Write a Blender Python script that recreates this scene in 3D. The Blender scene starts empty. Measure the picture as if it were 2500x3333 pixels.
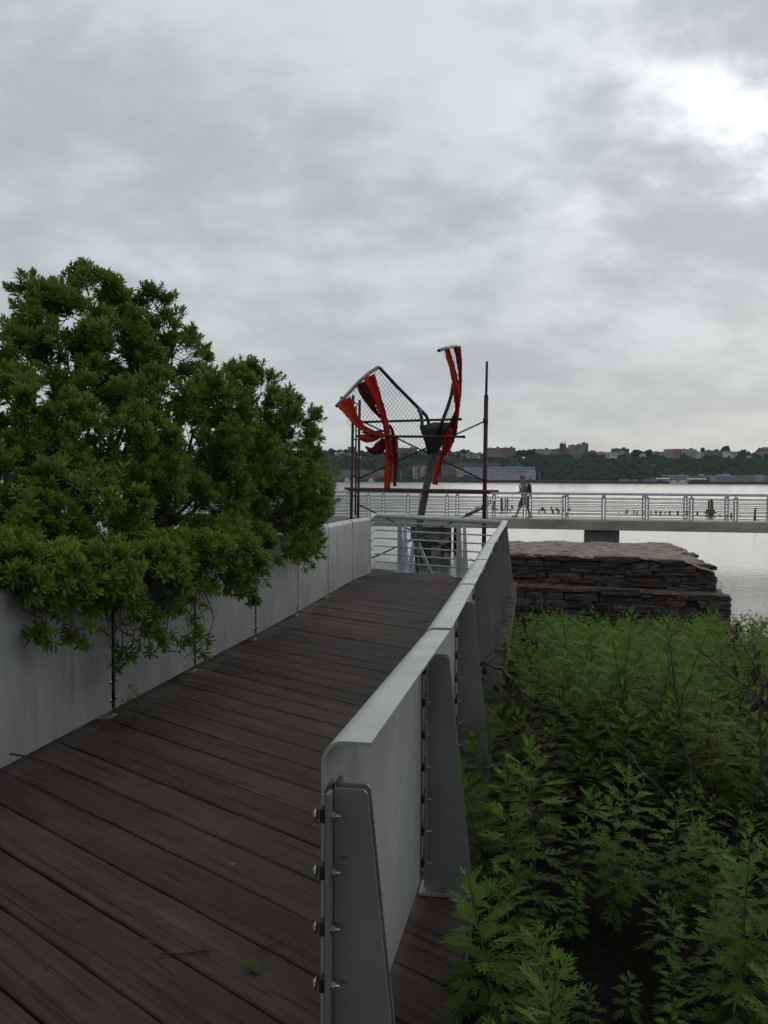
import bpy, bmesh, math, random
import numpy as np
from mathutils import Vector, Matrix, noise as mnoise

random.seed(7)
rng = np.random.default_rng(7)
S = bpy.context.scene
COL = S.collection
R = math.radians

# ------------------------------------------------------------------ camera, sky, sun, exposure
CAM_H, PITCH, ROLL, FPX = 1.61, R(1.99), R(0.345), 3025.0      # focal length in pixels of the 2500 x 3333 photograph
cam_d = bpy.data.cameras.new('camera')
cam = bpy.data.objects.new('camera', cam_d); COL.objects.link(cam)
cam_d.sensor_fit = 'VERTICAL'; cam_d.sensor_height = 36.0; cam_d.lens = FPX / 3333 * 36
cam_d.clip_start = 0.05; cam_d.clip_end = 12000
CM = Matrix.Rotation(R(90) - PITCH, 3, 'X') @ Matrix.Rotation(ROLL, 3, 'Z')
cam.matrix_world = Matrix.Translation((0, 0, CAM_H)) @ CM.to_4x4()
S.camera = cam
S.render.resolution_x, S.render.resolution_y = 768, 1024

SUN_AZ, SUN_EL = R(24.5), R(19.5)          # azimuth to the right of the view, height above the horizon
SUN_DIR = Vector((math.sin(SUN_AZ) * math.cos(SUN_EL), math.cos(SUN_AZ) * math.cos(SUN_EL), math.sin(SUN_EL)))
W = bpy.data.worlds.new('World'); S.world = W; W.use_nodes = True
def build_world():
    nt = W.node_tree; N, L = nt.nodes, nt.links
    N.clear()
    out = N.new('ShaderNodeOutputWorld'); bg = N.new('ShaderNodeBackground')
    L.new(bg.outputs[0], out.inputs[0])
    def math_(op, a, b=None, c=None, clamp=False):
        n = N.new('ShaderNodeMath'); n.operation = op; n.use_clamp = clamp
        for i, v in enumerate((a, b, c)):
            if v is None: continue
            if isinstance(v, (int, float)): n.inputs[i].default_value = v
            else: L.new(v, n.inputs[i])
        return n.outputs[0]
    def mix(f, a, b, mode='MIX'):
        n = N.new('ShaderNodeMix'); n.data_type = 'RGBA'; n.blend_type = mode
        for i, v in ((0, f), (6, a), (7, b)):
            if isinstance(v, (int, float)): n.inputs[i].default_value = v
            elif isinstance(v, tuple): n.inputs[i].default_value = (*v, 1)
            else: L.new(v, n.inputs[i])
        return n.outputs[2]
    tc = N.new('ShaderNodeTexCoord')
    sep = N.new('ShaderNodeSeparateXYZ'); L.new(tc.outputs['Generated'], sep.inputs[0])
    x, y, z = sep.outputs
    zc = math_('MAXIMUM', z, 0.0)
    den = math_('ADD', zc, 0.36)
    px, py = math_('DIVIDE', x, den), math_('DIVIDE', y, den)
    cmb = N.new('ShaderNodeCombineXYZ'); L.new(px, cmb.inputs[0]); L.new(py, cmb.inputs[1])
    def fbm(scale, detail, rough, off, dist=0.0, sx=1.0):
        mp = N.new('ShaderNodeMapping'); mp.inputs['Location'].default_value = off; mp.inputs['Scale'].default_value = (sx, 1, 1)
        L.new(cmb.outputs[0], mp.inputs[0])
        n = N.new('ShaderNodeTexNoise'); n.inputs['Scale'].default_value = scale
        n.inputs['Detail'].default_value = detail; n.inputs['Roughness'].default_value = rough
        n.inputs['Distortion'].default_value = dist
        L.new(mp.outputs[0], n.inputs['Vector']); return n.outputs[0]
    big = fbm(2.3, 8, 0.56, (3.1, 1.7, 0), 0.2, 0.8)
    fine = fbm(7.5, 8, 0.55, (9.4, 4.2, 0), 0.1, 0.9)
    n = math_('ADD', math_('MULTIPLY', big, 0.68), math_('MULTIPLY', fine, 0.32))
    rp = N.new('ShaderNodeMapRange'); rp.interpolation_type = 'SMOOTHSTEP'
    rp.inputs['From Min'].default_value = 0.40; rp.inputs['From Max'].default_value = 0.62
    L.new(n, rp.inputs[0]); thin = rp.outputs[0]                     # 1 where the cloud is thin
    cloud = mix(thin, (0.455, 0.505, 0.548), (0.625, 0.685, 0.735))
    # paler, warmer band of stratus low over the river
    hz = math_('POWER', math_('SUBTRACT', 1.0, math_('MINIMUM', math_('MULTIPLY', zc, 2.6), 1.0)), 2.0)
    cloud = mix(math_('MULTIPLY', hz, 0.75), cloud, (0.47, 0.50, 0.485))
    # thin places glow towards the hidden sun
    dot = N.new('ShaderNodeVectorMath'); dot.operation = 'DOT_PRODUCT'
    L.new(tc.outputs['Generated'], dot.inputs[0]); dot.inputs[1].default_value = SUN_DIR
    dd = math_('MAXIMUM', dot.outputs['Value'], 0.0)
    glow = math_('MULTIPLY', math_('POWER', dd, 75.0), math_('MULTIPLY_ADD', zc, 7.0, -1.0, True))
    wide = math_('POWER', dd, 5.0)
    gl = math_('ADD', math_('MULTIPLY', glow, math_('MULTIPLY', math_('POWER', thin, 2.0), 0.72)), math_('MULTIPLY', math_('MULTIPLY', wide, thin), 0.07))
    cloud = mix(gl, cloud, (1.0, 0.98, 0.94), 'ADD')
    # the overcast is thicker on the side away from the sun
    back = math_('MULTIPLY_ADD', dot.outputs['Value'], 0.12, 0.90)
    cloud = mix(1.0, cloud, math_comb(N, L, math_('MINIMUM', math_('MAXIMUM', back, 0.45), 1.0)), 'MULTIPLY')
    sky = N.new('ShaderNodeTexSky'); sky.sky_type = 'NISHITA'; sky.sun_disc = False
    sky.sun_elevation = SUN_EL; sky.sun_rotation = SUN_AZ
    skyd = mix(1.0, sky.outputs[0], (0.10, 0.10, 0.10), 'MULTIPLY')
    fin = mix(0.97, skyd, cloud)
    L.new(fin, bg.inputs[0]); bg.inputs[1].default_value = 1.0
def math_comb(N, L, v):
    c = N.new('ShaderNodeCombineColor')
    for i in range(3): L.new(v, c.inputs[i])
    return c.outputs[0]
build_world()
sun_d = bpy.data.lights.new('sun', 'SUN'); sun_d.energy = 0.5; sun_d.angle = R(50); sun_d.color = (1, 0.95, 0.88)
sun = bpy.data.objects.new('sun', sun_d); COL.objects.link(sun)
sun.rotation_euler = SUN_DIR.to_track_quat('Z', 'Y').to_euler(); sun.location = (20, 30, 40)
S.view_settings.view_transform = 'Standard'; S.view_settings.look = 'None'
S.view_settings.exposure = 0.0; S.view_settings.gamma = 1.0; S.view_settings.use_curve_mapping = False
S.cycles.use_denoising = True
S.cycles.max_bounces = 8

# ------------------------------------------------------------------ helpers
def P(px, py, d):
    """point at depth y = d behind photograph pixel (px, py)"""
    v = CM @ Vector(((px - 1250) / FPX, -(py - 1666.5) / FPX, -1))
    return Vector((0, 0, CAM_H)) + v * (d / v.y)
def PZ(px, py, z):
    v = CM @ Vector(((px - 1250) / FPX, -(py - 1666.5) / FPX, -1))
    return Vector((0, 0, CAM_H)) + v * ((z - CAM_H) / v.z)
def DZ(y): return -0.004 * (y - 2.5)             # the boardwalk falls gently towards the river

MATS = {}
def mat(name, c1, c2=None, scale=4.0, rough=0.6, metal=0.0, bump=0.0, bscale=None, stretch=(1, 1, 1), detail=6,
        rnd=0.0, c3=None, lo=0.35, hi=0.65, spec=0.5, translucent=None, tint=None, rrange=0.0, bdist=0.01, nrough=0.6):
    m = bpy.data.materials.new(name); m.use_nodes = True
    N, L = m.node_tree.nodes, m.node_tree.links
    b = N['Principled BSDF']; b.inputs['Roughness'].default_value = rough; b.inputs['Metallic'].default_value = metal
    b.inputs['Specular IOR Level'].default_value = spec
    tc = N.new('ShaderNodeTexCoord'); oi = N.new('ShaderNodeObjectInfo')
    off = N.new('ShaderNodeVectorMath'); off.operation = 'MULTIPLY_ADD'
    cr = N.new('ShaderNodeCombineXYZ')
    for i, k in enumerate((37.0, 71.0, 53.0)):
        mm = N.new('ShaderNodeMath'); mm.operation = 'MULTIPLY'; mm.inputs[1].default_value = k
        L.new(oi.outputs['Random'], mm.inputs[0]); L.new(mm.outputs[0], cr.inputs[i])
    off.inputs[1].default_value = stretch
    L.new(tc.outputs['Object'], off.inputs[0]); L.new(cr.outputs[0], off.inputs[2])
    nz = N.new('ShaderNodeTexNoise'); nz.inputs['Scale'].default_value = scale; nz.inputs['Detail'].default_value = detail
    nz.inputs['Roughness'].default_value = nrough
    L.new(off.outputs[0], nz.inputs['Vector'])
    rp = N.new('ShaderNodeValToRGB'); e = rp.color_ramp.elements
    e[0].position, e[1].position = lo, hi
    e[0].color = (*c1, 1); e[1].color = (*(c2 or c1), 1)
    if c3:
        q = e.new((lo + hi) / 2); q.color = (*c3, 1)
    L.new(nz.outputs[0], rp.inputs[0]); colr = rp.outputs[0]
    def hsv(colr, src, lo_, hi_):
        mr = N.new('ShaderNodeMapRange'); mr.inputs['To Min'].default_value = lo_; mr.inputs['To Max'].default_value = hi_
        L.new(src, mr.inputs[0])
        h = N.new('ShaderNodeHueSaturation'); L.new(colr, h.inputs['Color']); L.new(mr.outputs[0], h.inputs['Value'])
        return h.outputs[0]
    if rnd: colr = hsv(colr, oi.outputs['Random'], 1 - rnd, 1 + rnd)
    if tint:
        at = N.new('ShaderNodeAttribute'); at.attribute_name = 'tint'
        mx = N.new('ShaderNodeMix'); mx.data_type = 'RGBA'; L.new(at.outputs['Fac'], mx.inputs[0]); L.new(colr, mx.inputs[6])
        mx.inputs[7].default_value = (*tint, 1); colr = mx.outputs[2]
    L.new(colr, b.inputs['Base Color'])
    if rrange:
        mr = N.new('ShaderNodeMapRange'); mr.inputs['To Min'].default_value = rough - rrange; mr.inputs['To Max'].default_value = rough + rrange
        L.new(nz.outputs[0], mr.inputs[0]); L.new(mr.outputs[0], b.inputs['Roughness'])
    if bump:
        n2 = N.new('ShaderNodeTexNoise'); n2.inputs['Scale'].default_value = bscale or scale * 3; n2.inputs['Detail'].default_value = 6
        n2.inputs['Roughness'].default_value = 0.65
        L.new(off.outputs[0], n2.inputs['Vector'])
        bp = N.new('ShaderNodeBump'); bp.inputs['Strength'].default_value = bump; bp.inputs['Distance'].default_value = bdist
        L.new(n2.outputs[0], bp.inputs['Height']); L.new(bp.outputs[0], b.inputs['Normal'])
    if translucent:
        tr = N.new('ShaderNodeBsdfTranslucent'); tr.inputs[0].default_value = (*translucent, 1)
        ms = N.new('ShaderNodeMixShader'); ms.inputs[0].default_value = 0.34
        L.new(b.outputs[0], ms.inputs[1]); L.new(tr.outputs[0], ms.inputs[2])
        L.new(ms.outputs[0], N['Material Output'].inputs[0])
    MATS[name] = m
    return m

class MB:
    """collects geometry for ONE mesh object"""
    def __init__(s): s.v = []; s.f = []
    def add(s, vs, fs):
        o = len(s.v); s.v += [tuple(v) for v in vs]; s.f += [tuple(i + o for i in f) for f in fs]; return s
    def box(s, c, size, m=None):
        hx, hy, hz = size[0] / 2, size[1] / 2, size[2] / 2
        vs = [Vector((x, y, z)) for x in (-hx, hx) for y in (-hy, hy) for z in (-hz, hz)]
        c = Vector(c)
        vs = [(m @ v if m else v) + c for v in vs]
        return s.add(vs, [(0, 1, 3, 2), (4, 6, 7, 5), (0, 4, 5, 1), (2, 3, 7, 6), (0, 2, 6, 4), (1, 5, 7, 3)])
    def tube(s, pts, r, n=8, cap=True):
        pts = [Vector(p) for p in pts]
        rs = r if isinstance(r, (list, tuple)) else [r] * len(pts)
        ring = []; prev = None
        for i, p in enumerate(pts):
            t = (pts[min(i + 1, len(pts) - 1)] - pts[max(i - 1, 0)])
            if t.length < 1e-9: t = Vector((0, 0, 1))
            t.normalize()
            a = prev - t * prev.dot(t) if prev is not None else None
            if a is None or a.length < 1e-4:
                a = t.cross(Vector((0, 0, 1)))
                if a.length < 1e-3: a = t.cross(Vector((0, 1, 0)))
            a.normalize(); prev = a; b = t.cross(a)
            ring.append([p + (a * math.cos(2 * math.pi * k / n) + b * math.sin(2 * math.pi * k / n)) * rs[i] for k in range(n)])
        vs = [v for q in ring for v in q]; fs = []
        for i in range(len(pts) - 1):
            for k in range(n):
                k2 = (k + 1) % n
                fs.append((i * n + k, i * n + k2, (i + 1) * n + k2, (i + 1) * n + k))
        if cap:
            fs.append(tuple(range(n))[::-1]); fs.append(tuple((len(pts) - 1) * n + k for k in range(n)))
        return s.add(vs, fs)
    def bar(s, a, b, w, h):
        """rectangular bar from a to b, w across, h high"""
        a, b = Vector(a), Vector(b); t = (b - a).normalized()
        x = t.cross(Vector((0, 0, 1)))
        if x.length < 1e-3: x = Vector((1, 0, 0))
        x.normalize(); y = x.cross(t)
        vs = [p + x * (sx * w / 2) + y * (sy * h / 2) for p in (a, b) for sx, sy in ((-1, -1), (1, -1), (1, 1), (-1, 1))]
        return s.add(vs, [(3, 2, 1, 0), (4, 5, 6, 7), (0, 1, 5, 4), (1, 2, 6, 5), (2, 3, 7, 6), (3, 0, 4, 7)])
    def prism(s, poly, d0, d1):
        """poly: list of Vectors (planar); extruded from offset d0 to d1 (vectors)"""
        n = len(poly)
        vs = [Vector(p) + Vector(d0) for p in poly] + [Vector(p) + Vector(d1) for p in poly]
        fs = [tuple(range(n))[::-1], tuple(range(n, 2 * n))] + [(i, (i + 1) % n, n + (i + 1) % n, n + i) for i in range(n)]
        return s.add(vs, fs)
    def mesh(s, name, m, smooth=False, off=None):
        me = bpy.data.meshes.new(name)
        vs = s.v if off is None else [(v[0] - off[0], v[1] - off[1], v[2] - off[2]) for v in s.v]
        me.from_pydata(vs, [], s.f); me.update()
        if m: me.materials.append(m)
        if smooth: me.polygons.foreach_set('use_smooth', [True] * len(me.polygons))
        return me
def fixn(me):
    bm = bmesh.new(); bm.from_mesh(me); bmesh.ops.recalc_face_normals(bm, faces=bm.faces); bm.to_mesh(me); bm.free(); return me
def tag(o, label=None, cat=None, group=None, kind=None):
    for k, v in (('label', label), ('category', cat), ('group', group), ('kind', kind)):
        if v: o[k] = v
    return o
def link(name, me, parent=None, loc=None, m=None, scale=None):
    o = bpy.data.objects.new(name, me); COL.objects.link(o)
    if parent is not None: o.parent = parent
    if m is not None: o.matrix_local = m
    if loc is not None: o.location = loc
    if scale is not None: o.scale = scale
    return o
def thing(name, loc, label, cat, group=None):
    e = bpy.data.objects.new(name, None); COL.objects.link(e); e.location = loc; e.empty_display_size = 0.2
    return tag(e, label, cat, group)
def part(name, mb, m, root, smooth=False, label=None, kind=None, fix=True):
    """mb in world coordinates; root unrotated (or a part whose root is)"""
    off = Vector((0, 0, 0)); q = root
    while q is not None: off += q.location; q = q.parent
    me = mb.mesh(name, m, smooth, off)
    if fix: fixn(me)
    return tag(link(name, me, root), label, kind=kind)
def np_mesh(name, verts, tris, m, tint=None, smooth=False):
    verts = np.asarray(verts, np.float32); tris = np.asarray(tris, np.int32)
    me = bpy.data.meshes.new(name)
    me.vertices.add(len(verts)); me.vertices.foreach_set('co', verts.ravel())
    me.loops.add(tris.size); me.loops.foreach_set('vertex_index', tris.ravel())
    me.polygons.add(len(tris)); me.polygons.foreach_set('loop_start', np.arange(0, tris.size, tris.shape[1], dtype=np.int32))
    try: me.polygons.foreach_set('loop_total', np.full(len(tris), tris.shape[1], np.int32))
    except Exception: pass
    me.update(calc_edges=True)
    if tint is not None:
        a = me.attributes.new('tint', 'FLOAT', 'POINT'); a.data.foreach_set('value', np.asarray(tint, np.float32))
    me.materials.append(m)
    if smooth: me.polygons.foreach_set('use_smooth', [True] * len(me.polygons))
    me.validate(); return me

# ------------------------------------------------------------------ materials
def steel_mat(name, lo_c, hi_c, streak=.55):
    """zinc-coated sheet: cloudy spangle, rain streaks, small scuffs and grime specks"""
    m = bpy.data.materials.new(name); m.use_nodes = True
    N, L = m.node_tree.nodes, m.node_tree.links
    b = N['Principled BSDF']; b.inputs['Metallic'].default_value = 0.15
    tc = N.new('ShaderNodeTexCoord'); oi = N.new('ShaderNodeObjectInfo'); cr = N.new('ShaderNodeCombineXYZ')
    for i, k in enumerate((37.0, 71.0, 53.0)):
        mm = N.new('ShaderNodeMath'); mm.operation = 'MULTIPLY'; mm.inputs[1].default_value = k
        L.new(oi.outputs['Random'], mm.inputs[0]); L.new(mm.outputs[0], cr.inputs[i])
    def nz(scale, st, det, rough):
        ma = N.new('ShaderNodeVectorMath'); ma.operation = 'MULTIPLY_ADD'; ma.inputs[1].default_value = st
        L.new(tc.outputs['Object'], ma.inputs[0]); L.new(cr.outputs[0], ma.inputs[2])
        n = N.new('ShaderNodeTexNoise'); n.inputs['Scale'].default_value = scale; n.inputs['Detail'].default_value = det; n.inputs['Roughness'].default_value = rough
        L.new(ma.outputs[0], n.inputs['Vector']); return n.outputs[0]
    def ramp(src, stops):
        r = N.new('ShaderNodeValToRGB'); e = r.color_ramp.elements
        while len(e) < len(stops): e.new(0.5)
        for q, (p_, c) in zip(e, stops): q.position = p_; q.color = (*c, 1) if isinstance(c, tuple) else (c, c, c, 1)
        L.new(src, r.inputs[0]); return r.outputs[0]
    def mix(f, a, b_, mode='MIX'):
        n = N.new('ShaderNodeMix'); n.data_type = 'RGBA'; n.blend_type = mode
        for i, v in ((0, f), (6, a), (7, b_)):
            if isinstance(v, (int, float)): n.inputs[i].default_value = v
            elif isinstance(v, tuple): n.inputs[i].default_value = (*v, 1)
            else: L.new(v, n.inputs[i])
        return n.outputs[2]
    col = ramp(nz(2.4, (1.2, 1.2, .9), 8, .62), ((.30, lo_c), (.70, hi_c)))
    st = ramp(nz(3.2, (3.2, 3.2, .26), 6, .6), ((.36, .55), (.52, 1.0)))
    pt = ramp(nz(1.3, (1, 1, .8), 4, .6), ((.45, 0.0), (.68, 1.0)))
    col = mix(mix(1.0, pt, (streak,) * 3, 'MULTIPLY'), col, mix(1.0, col, st, 'MULTIPLY'))
    sp = ramp(nz(46, (1, 1, 1), 2, .5), ((.26, .45), (.32, 1.0)))
    col = mix(.8, col, sp, 'MULTIPLY')
    L.new(col, b.inputs['Base Color'])
    rr_ = N.new('ShaderNodeMapRange'); rr_.inputs['To Min'].default_value = .38; rr_.inputs['To Max'].default_value = .66; L.new(nz(6, (1, 1, 1), 6, .6), rr_.inputs[0]); L.new(rr_.outputs[0], b.inputs['Roughness'])
    bp = N.new('ShaderNodeBump'); bp.inputs['Strength'].default_value = .12; bp.inputs['Distance'].default_value = .002
    L.new(nz(220, (1, 1, 1), 4, .6), bp.inputs['Height']); L.new(bp.outputs[0], b.inputs['Normal'])
    return m
steel = steel_mat('galvanised_steel', (0.355, 0.346, 0.334), (0.495, 0.484, 0.468))
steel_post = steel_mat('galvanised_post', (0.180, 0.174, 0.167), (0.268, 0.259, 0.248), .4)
bolt_m = mat('stainless_bolt', (0.36, 0.36, 0.36), (0.5, 0.5, 0.5), rough=0.28, metal=0.9)
rail_steel = mat('railing_steel', (0.40, 0.41, 0.42), (0.54, 0.55, 0.56), scale=5, rough=0.5, metal=0.15, bump=0.1, bscale=200, bdist=0.002)
def wood_mat():
    m = bpy.data.materials.new('weathered_plank'); m.use_nodes = True
    N, L = m.node_tree.nodes, m.node_tree.links
    b = N['Principled BSDF']; b.inputs['Roughness'].default_value = 0.82; b.inputs['Specular IOR Level'].default_value = 0.22
    tc = N.new('ShaderNodeTexCoord'); oi = N.new('ShaderNodeObjectInfo')
    cr = N.new('ShaderNodeCombineXYZ')
    for i, k in enumerate((37.0, 71.0, 53.0)):
        mm = N.new('ShaderNodeMath'); mm.operation = 'MULTIPLY'; mm.inputs[1].default_value = k
        L.new(oi.outputs['Random'], mm.inputs[0]); L.new(mm.outputs[0], cr.inputs[i])
    def nz(scale, st, det, rough, dist=0.0):
        ma = N.new('ShaderNodeVectorMath'); ma.operation = 'MULTIPLY_ADD'; ma.inputs[1].default_value = st
        L.new(tc.outputs['Object'], ma.inputs[0]); L.new(cr.outputs[0], ma.inputs[2])
        n = N.new('ShaderNodeTexNoise'); n.inputs['Scale'].default_value = scale; n.inputs['Detail'].default_value = det
        n.inputs['Roughness'].default_value = rough; n.inputs['Distortion'].default_value = dist
        L.new(ma.outputs[0], n.inputs['Vector']); return n.outputs[0]
    def ramp(src, stops):
        r = N.new('ShaderNodeValToRGB'); e = r.color_ramp.elements
        while len(e) < len(stops): e.new(0.5)
        for q, (p_, c) in zip(e, stops): q.position = p_; q.color = (*c, 1) if isinstance(c, tuple) else (c, c, c, 1)
        L.new(src, r.inputs[0]); return r.outputs[0]
    def mix(f, a, b_, mode='MIX'):
        n = N.new('ShaderNodeMix'); n.data_type = 'RGBA'; n.blend_type = mode
        for i, v in ((0, f), (6, a), (7, b_)):
            if isinstance(v, (int, float)): n.inputs[i].default_value = v
            else: L.new(v, n.inputs[i])
        return n.outputs[2]
    grain = nz(3.0, (0.45, 12, 12), 10, .66, .3)
    blot = nz(2.2, (0.8, 2.4, 2.4), 6, .6)
    crack = nz(1.5, (0.16, 13, 13), 3, .5, .5)
    base = ramp(grain, ((.28, (0.042, 0.0290, 0.0215)), (.52, (0.060, 0.0430, 0.0325)), (.75, (0.082, 0.0615, 0.0475))))
    grey = ramp(grain, ((.28, (0.068, 0.051, 0.040)), (.75, (0.132, 0.105, 0.085))))
    col = mix(ramp(blot, ((.46, 0.0), (.70, .75))), base, grey)
    ck = ramp(crack, ((.482, 1.0), (.496, 0.30), (.504, 0.30), (.518, 1.0)))
    col = mix(0.75, col, ck, 'MULTIPLY')
    mr = N.new('ShaderNodeMapRange'); mr.inputs['To Min'].default_value = .74; mr.inputs['To Max'].default_value = 1.06; L.new(oi.outputs['Random'], mr.inputs[0])
    hs = N.new('ShaderNodeHueSaturation'); L.new(col, hs.inputs['Color']); L.new(mr.outputs[0], hs.inputs['Value'])
    L.new(hs.outputs[0], b.inputs['Base Color'])
    h = mix(0.5, ck, grain)
    bp = N.new('ShaderNodeBump'); bp.inputs['Strength'].default_value = 0.8; bp.inputs['Distance'].default_value = 0.005
    L.new(h, bp.inputs['Height']); L.new(bp.outputs[0], b.inputs['Normal'])
    return m
wood = wood_mat()
wood_end = mat('pale_timber', (0.10, 0.085, 0.06), (0.19, 0.165, 0.12), scale=6, rough=0.85, bump=0.3, rnd=0.2)
rust = mat('red_painted_pipe', (0.045, 0.007, 0.006), (0.080, 0.015, 0.012), scale=9, rough=0.6, metal=0.1, bump=0.2, rnd=0.1)
rust_b = mat('rusty_plank', (0.10, 0.035, 0.02), (0.20, 0.085, 0.045), scale=8, rough=0.8, bump=0.3, stretch=(1, 6, 6))
dark_m = mat('dark_steel', (0.018, 0.020, 0.022), (0.04, 0.042, 0.045), scale=8, rough=0.45, metal=0.4)
tube_grey = mat('grey_tube', (0.20, 0.21, 0.22), (0.30, 0.31, 0.32), scale=8, rough=0.4, metal=0.4)
mast_m = mat('mast_steel', (0.05, 0.05, 0.055), (0.11, 0.11, 0.115), scale=4, rough=0.5, metal=0.3, stretch=(3, 3, .5))
wire_m = mat('chain_link_wire', (0.022, 0.025, 0.025), (0.045, 0.048, 0.048), rough=0.6, metal=0.1)
bowl_m = mat('dark_bowl', (0.025, 0.024, 0.028), (0.06, 0.058, 0.065), scale=5, rough=0.6)
red_f = mat('red_fabric', (0.50, 0.016, 0.012), (0.70, 0.032, 0.018), scale=4, rough=0.8, bump=0.2, translucent=(0.55, 0.03, 0.02))
ora_f = mat('orange_fabric', (0.52, 0.034, 0.012), (0.66, 0.064, 0.018), scale=4, rough=0.8, bump=0.2, translucent=(0.62, 0.06, 0.02))
mar_f = mat('maroon_fabric', (0.12, 0.006, 0.012), (0.20, 0.012, 0.02), scale=4, rough=0.8, bump=0.2, translucent=(0.22, 0.01, 0.02))
conc = mat('walkway_concrete', (0.27, 0.245, 0.195), (0.44, 0.40, 0.33), scale=0.9, rough=0.85, bump=0.25, bscale=30, stretch=(1, 1, 1.5), detail=9, bdist=0.004)
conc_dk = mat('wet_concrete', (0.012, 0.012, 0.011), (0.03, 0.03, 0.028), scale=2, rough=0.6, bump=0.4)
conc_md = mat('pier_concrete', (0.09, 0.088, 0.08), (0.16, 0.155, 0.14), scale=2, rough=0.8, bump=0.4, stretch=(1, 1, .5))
stone_m = mat('wet_stone', (0.028, 0.021, 0.017), (0.17, 0.108, 0.078), scale=5, rough=0.75, bump=0.9, bscale=14, detail=9, rnd=0.5, c3=(0.062, 0.050, 0.043), bdist=0.02, lo=.3, hi=.75)
stone_top = mat('rubble_mortar', (0.14, 0.105, 0.080), (0.40, 0.305, 0.235), scale=5, rough=0.95, bump=0.9, bscale=26, detail=9, bdist=0.02)
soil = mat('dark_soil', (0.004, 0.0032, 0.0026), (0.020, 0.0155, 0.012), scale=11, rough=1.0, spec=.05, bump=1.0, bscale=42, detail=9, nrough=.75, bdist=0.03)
sand = mat('shore_gravel', (0.10, 0.09, 0.08), (0.2, 0.18, 0.16), scale=8, rough=0.9, bump=0.6)
bark = mat('shrub_bark', (0.035, 0.028, 0.022), (0.09, 0.075, 0.06), scale=12, rough=0.9, bump=0.5)
dry = mat('dry_stem', (0.035, 0.022, 0.016), (0.08, 0.055, 0.04), scale=14, rough=0.9)
dry_leaf = mat('withered_leaf', (0.018, 0.016, 0.008), (0.05, 0.042, 0.02), scale=14, rough=0.9)
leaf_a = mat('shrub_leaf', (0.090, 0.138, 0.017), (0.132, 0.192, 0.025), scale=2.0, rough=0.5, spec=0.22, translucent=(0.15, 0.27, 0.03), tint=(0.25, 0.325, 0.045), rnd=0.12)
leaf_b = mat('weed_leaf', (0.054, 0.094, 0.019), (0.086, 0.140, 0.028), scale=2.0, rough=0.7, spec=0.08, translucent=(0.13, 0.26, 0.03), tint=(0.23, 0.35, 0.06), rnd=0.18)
stem_m = mat('weed_stem', (0.04, 0.05, 0.025), (0.07, 0.08, 0.035), scale=10, rough=0.8)
wood_far = mat('far_foliage', (0.018, 0.036, 0.024), (0.046, 0.070, 0.046), scale=0.16, rough=0.9, bump=0.9, bscale=1.2, spec=0.05, tint=(0.058, 0.080, 0.050), bdist=1.5)  # distance haze is mixed into this lifted, bluish colour
hill_m = mat('hill_ground', (0.012, 0.02, 0.012), (0.03, 0.04, 0.025), scale=0.05, rough=1.0)
ledge_m = mat('ledge_rubble', (0.060, 0.044, 0.034), (0.20, 0.145, 0.112), scale=7, rough=0.95, bump=0.9, bscale=26, detail=9, bdist=0.02)
piling_m = mat('wet_timber_piling', (0.012, 0.010, 0.008), (0.035, 0.028, 0.022), scale=5, rough=0.8, bump=0.5, stretch=(4, 4, .6))
piling_b = mat('brown_timber_piling', (0.03, 0.022, 0.015), (0.085, 0.062, 0.042), scale=4, rough=0.85, bump=0.5, stretch=(4, 4, .5))

# ------------------------------------------------------------------ water, ground
WATER_Z = -1.55
def water_mat():
    m = bpy.data.materials.new('river_water'); m.use_nodes = True
    N, L = m.node_tree.nodes, m.node_tree.links
    b = N['Principled BSDF']; b.inputs['Base Color'].default_value = (0.035, 0.042, 0.040, 1); b.inputs['Roughness'].default_value = 0.14
    b.inputs['IOR'].default_value = 1.33
    tc = N.new('ShaderNodeTexCoord')
    def nz(scale, sx, sy, det, rot=0.0):
        mp = N.new('ShaderNodeMapping'); mp.inputs['Scale'].default_value = (sx, sy, 1); mp.inputs['Rotation'].default_value = (0, 0, rot)
        L.new(tc.outputs['Object'], mp.inputs[0])
        n = N.new('ShaderNodeTexNoise'); n.inputs['Scale'].default_value = scale; n.inputs['Detail'].default_value = det
        n.inputs['Roughness'].default_value = 0.55; L.new(mp.outputs[0], n.inputs['Vector']); return n.outputs[0]
    a = nz(2.1, 0.5, 1.0, 6, 0.25); c = nz(0.16, 0.5, 1.0, 3, -0.1)
    ad = N.new('ShaderNodeMath'); ad.operation = 'MULTIPLY_ADD'; ad.inputs[1].default_value = 1.0
    L.new(c, ad.inputs[0]); L.new(a, ad.inputs[2])
    bp = N.new('ShaderNodeBump'); bp.inputs['Strength'].default_value = 0.8; bp.inputs['Distance'].default_value = 0.060
    L.new(ad.outputs[0], bp.inputs['Height']); L.new(bp.outputs[0], b.inputs['Normal'])
    return m
w = MB(); w.add([(-1500, -60, WATER_Z), (1500, -60, WATER_Z), (1500, 1420, WATER_Z), (-1500, 1420, WATER_Z)], [(0, 1, 2, 3)])
tag(link('river_water', w.mesh('river_water', water_mat())), 'broad grey river with small ripples under an overcast sky', kind='structure')

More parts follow.
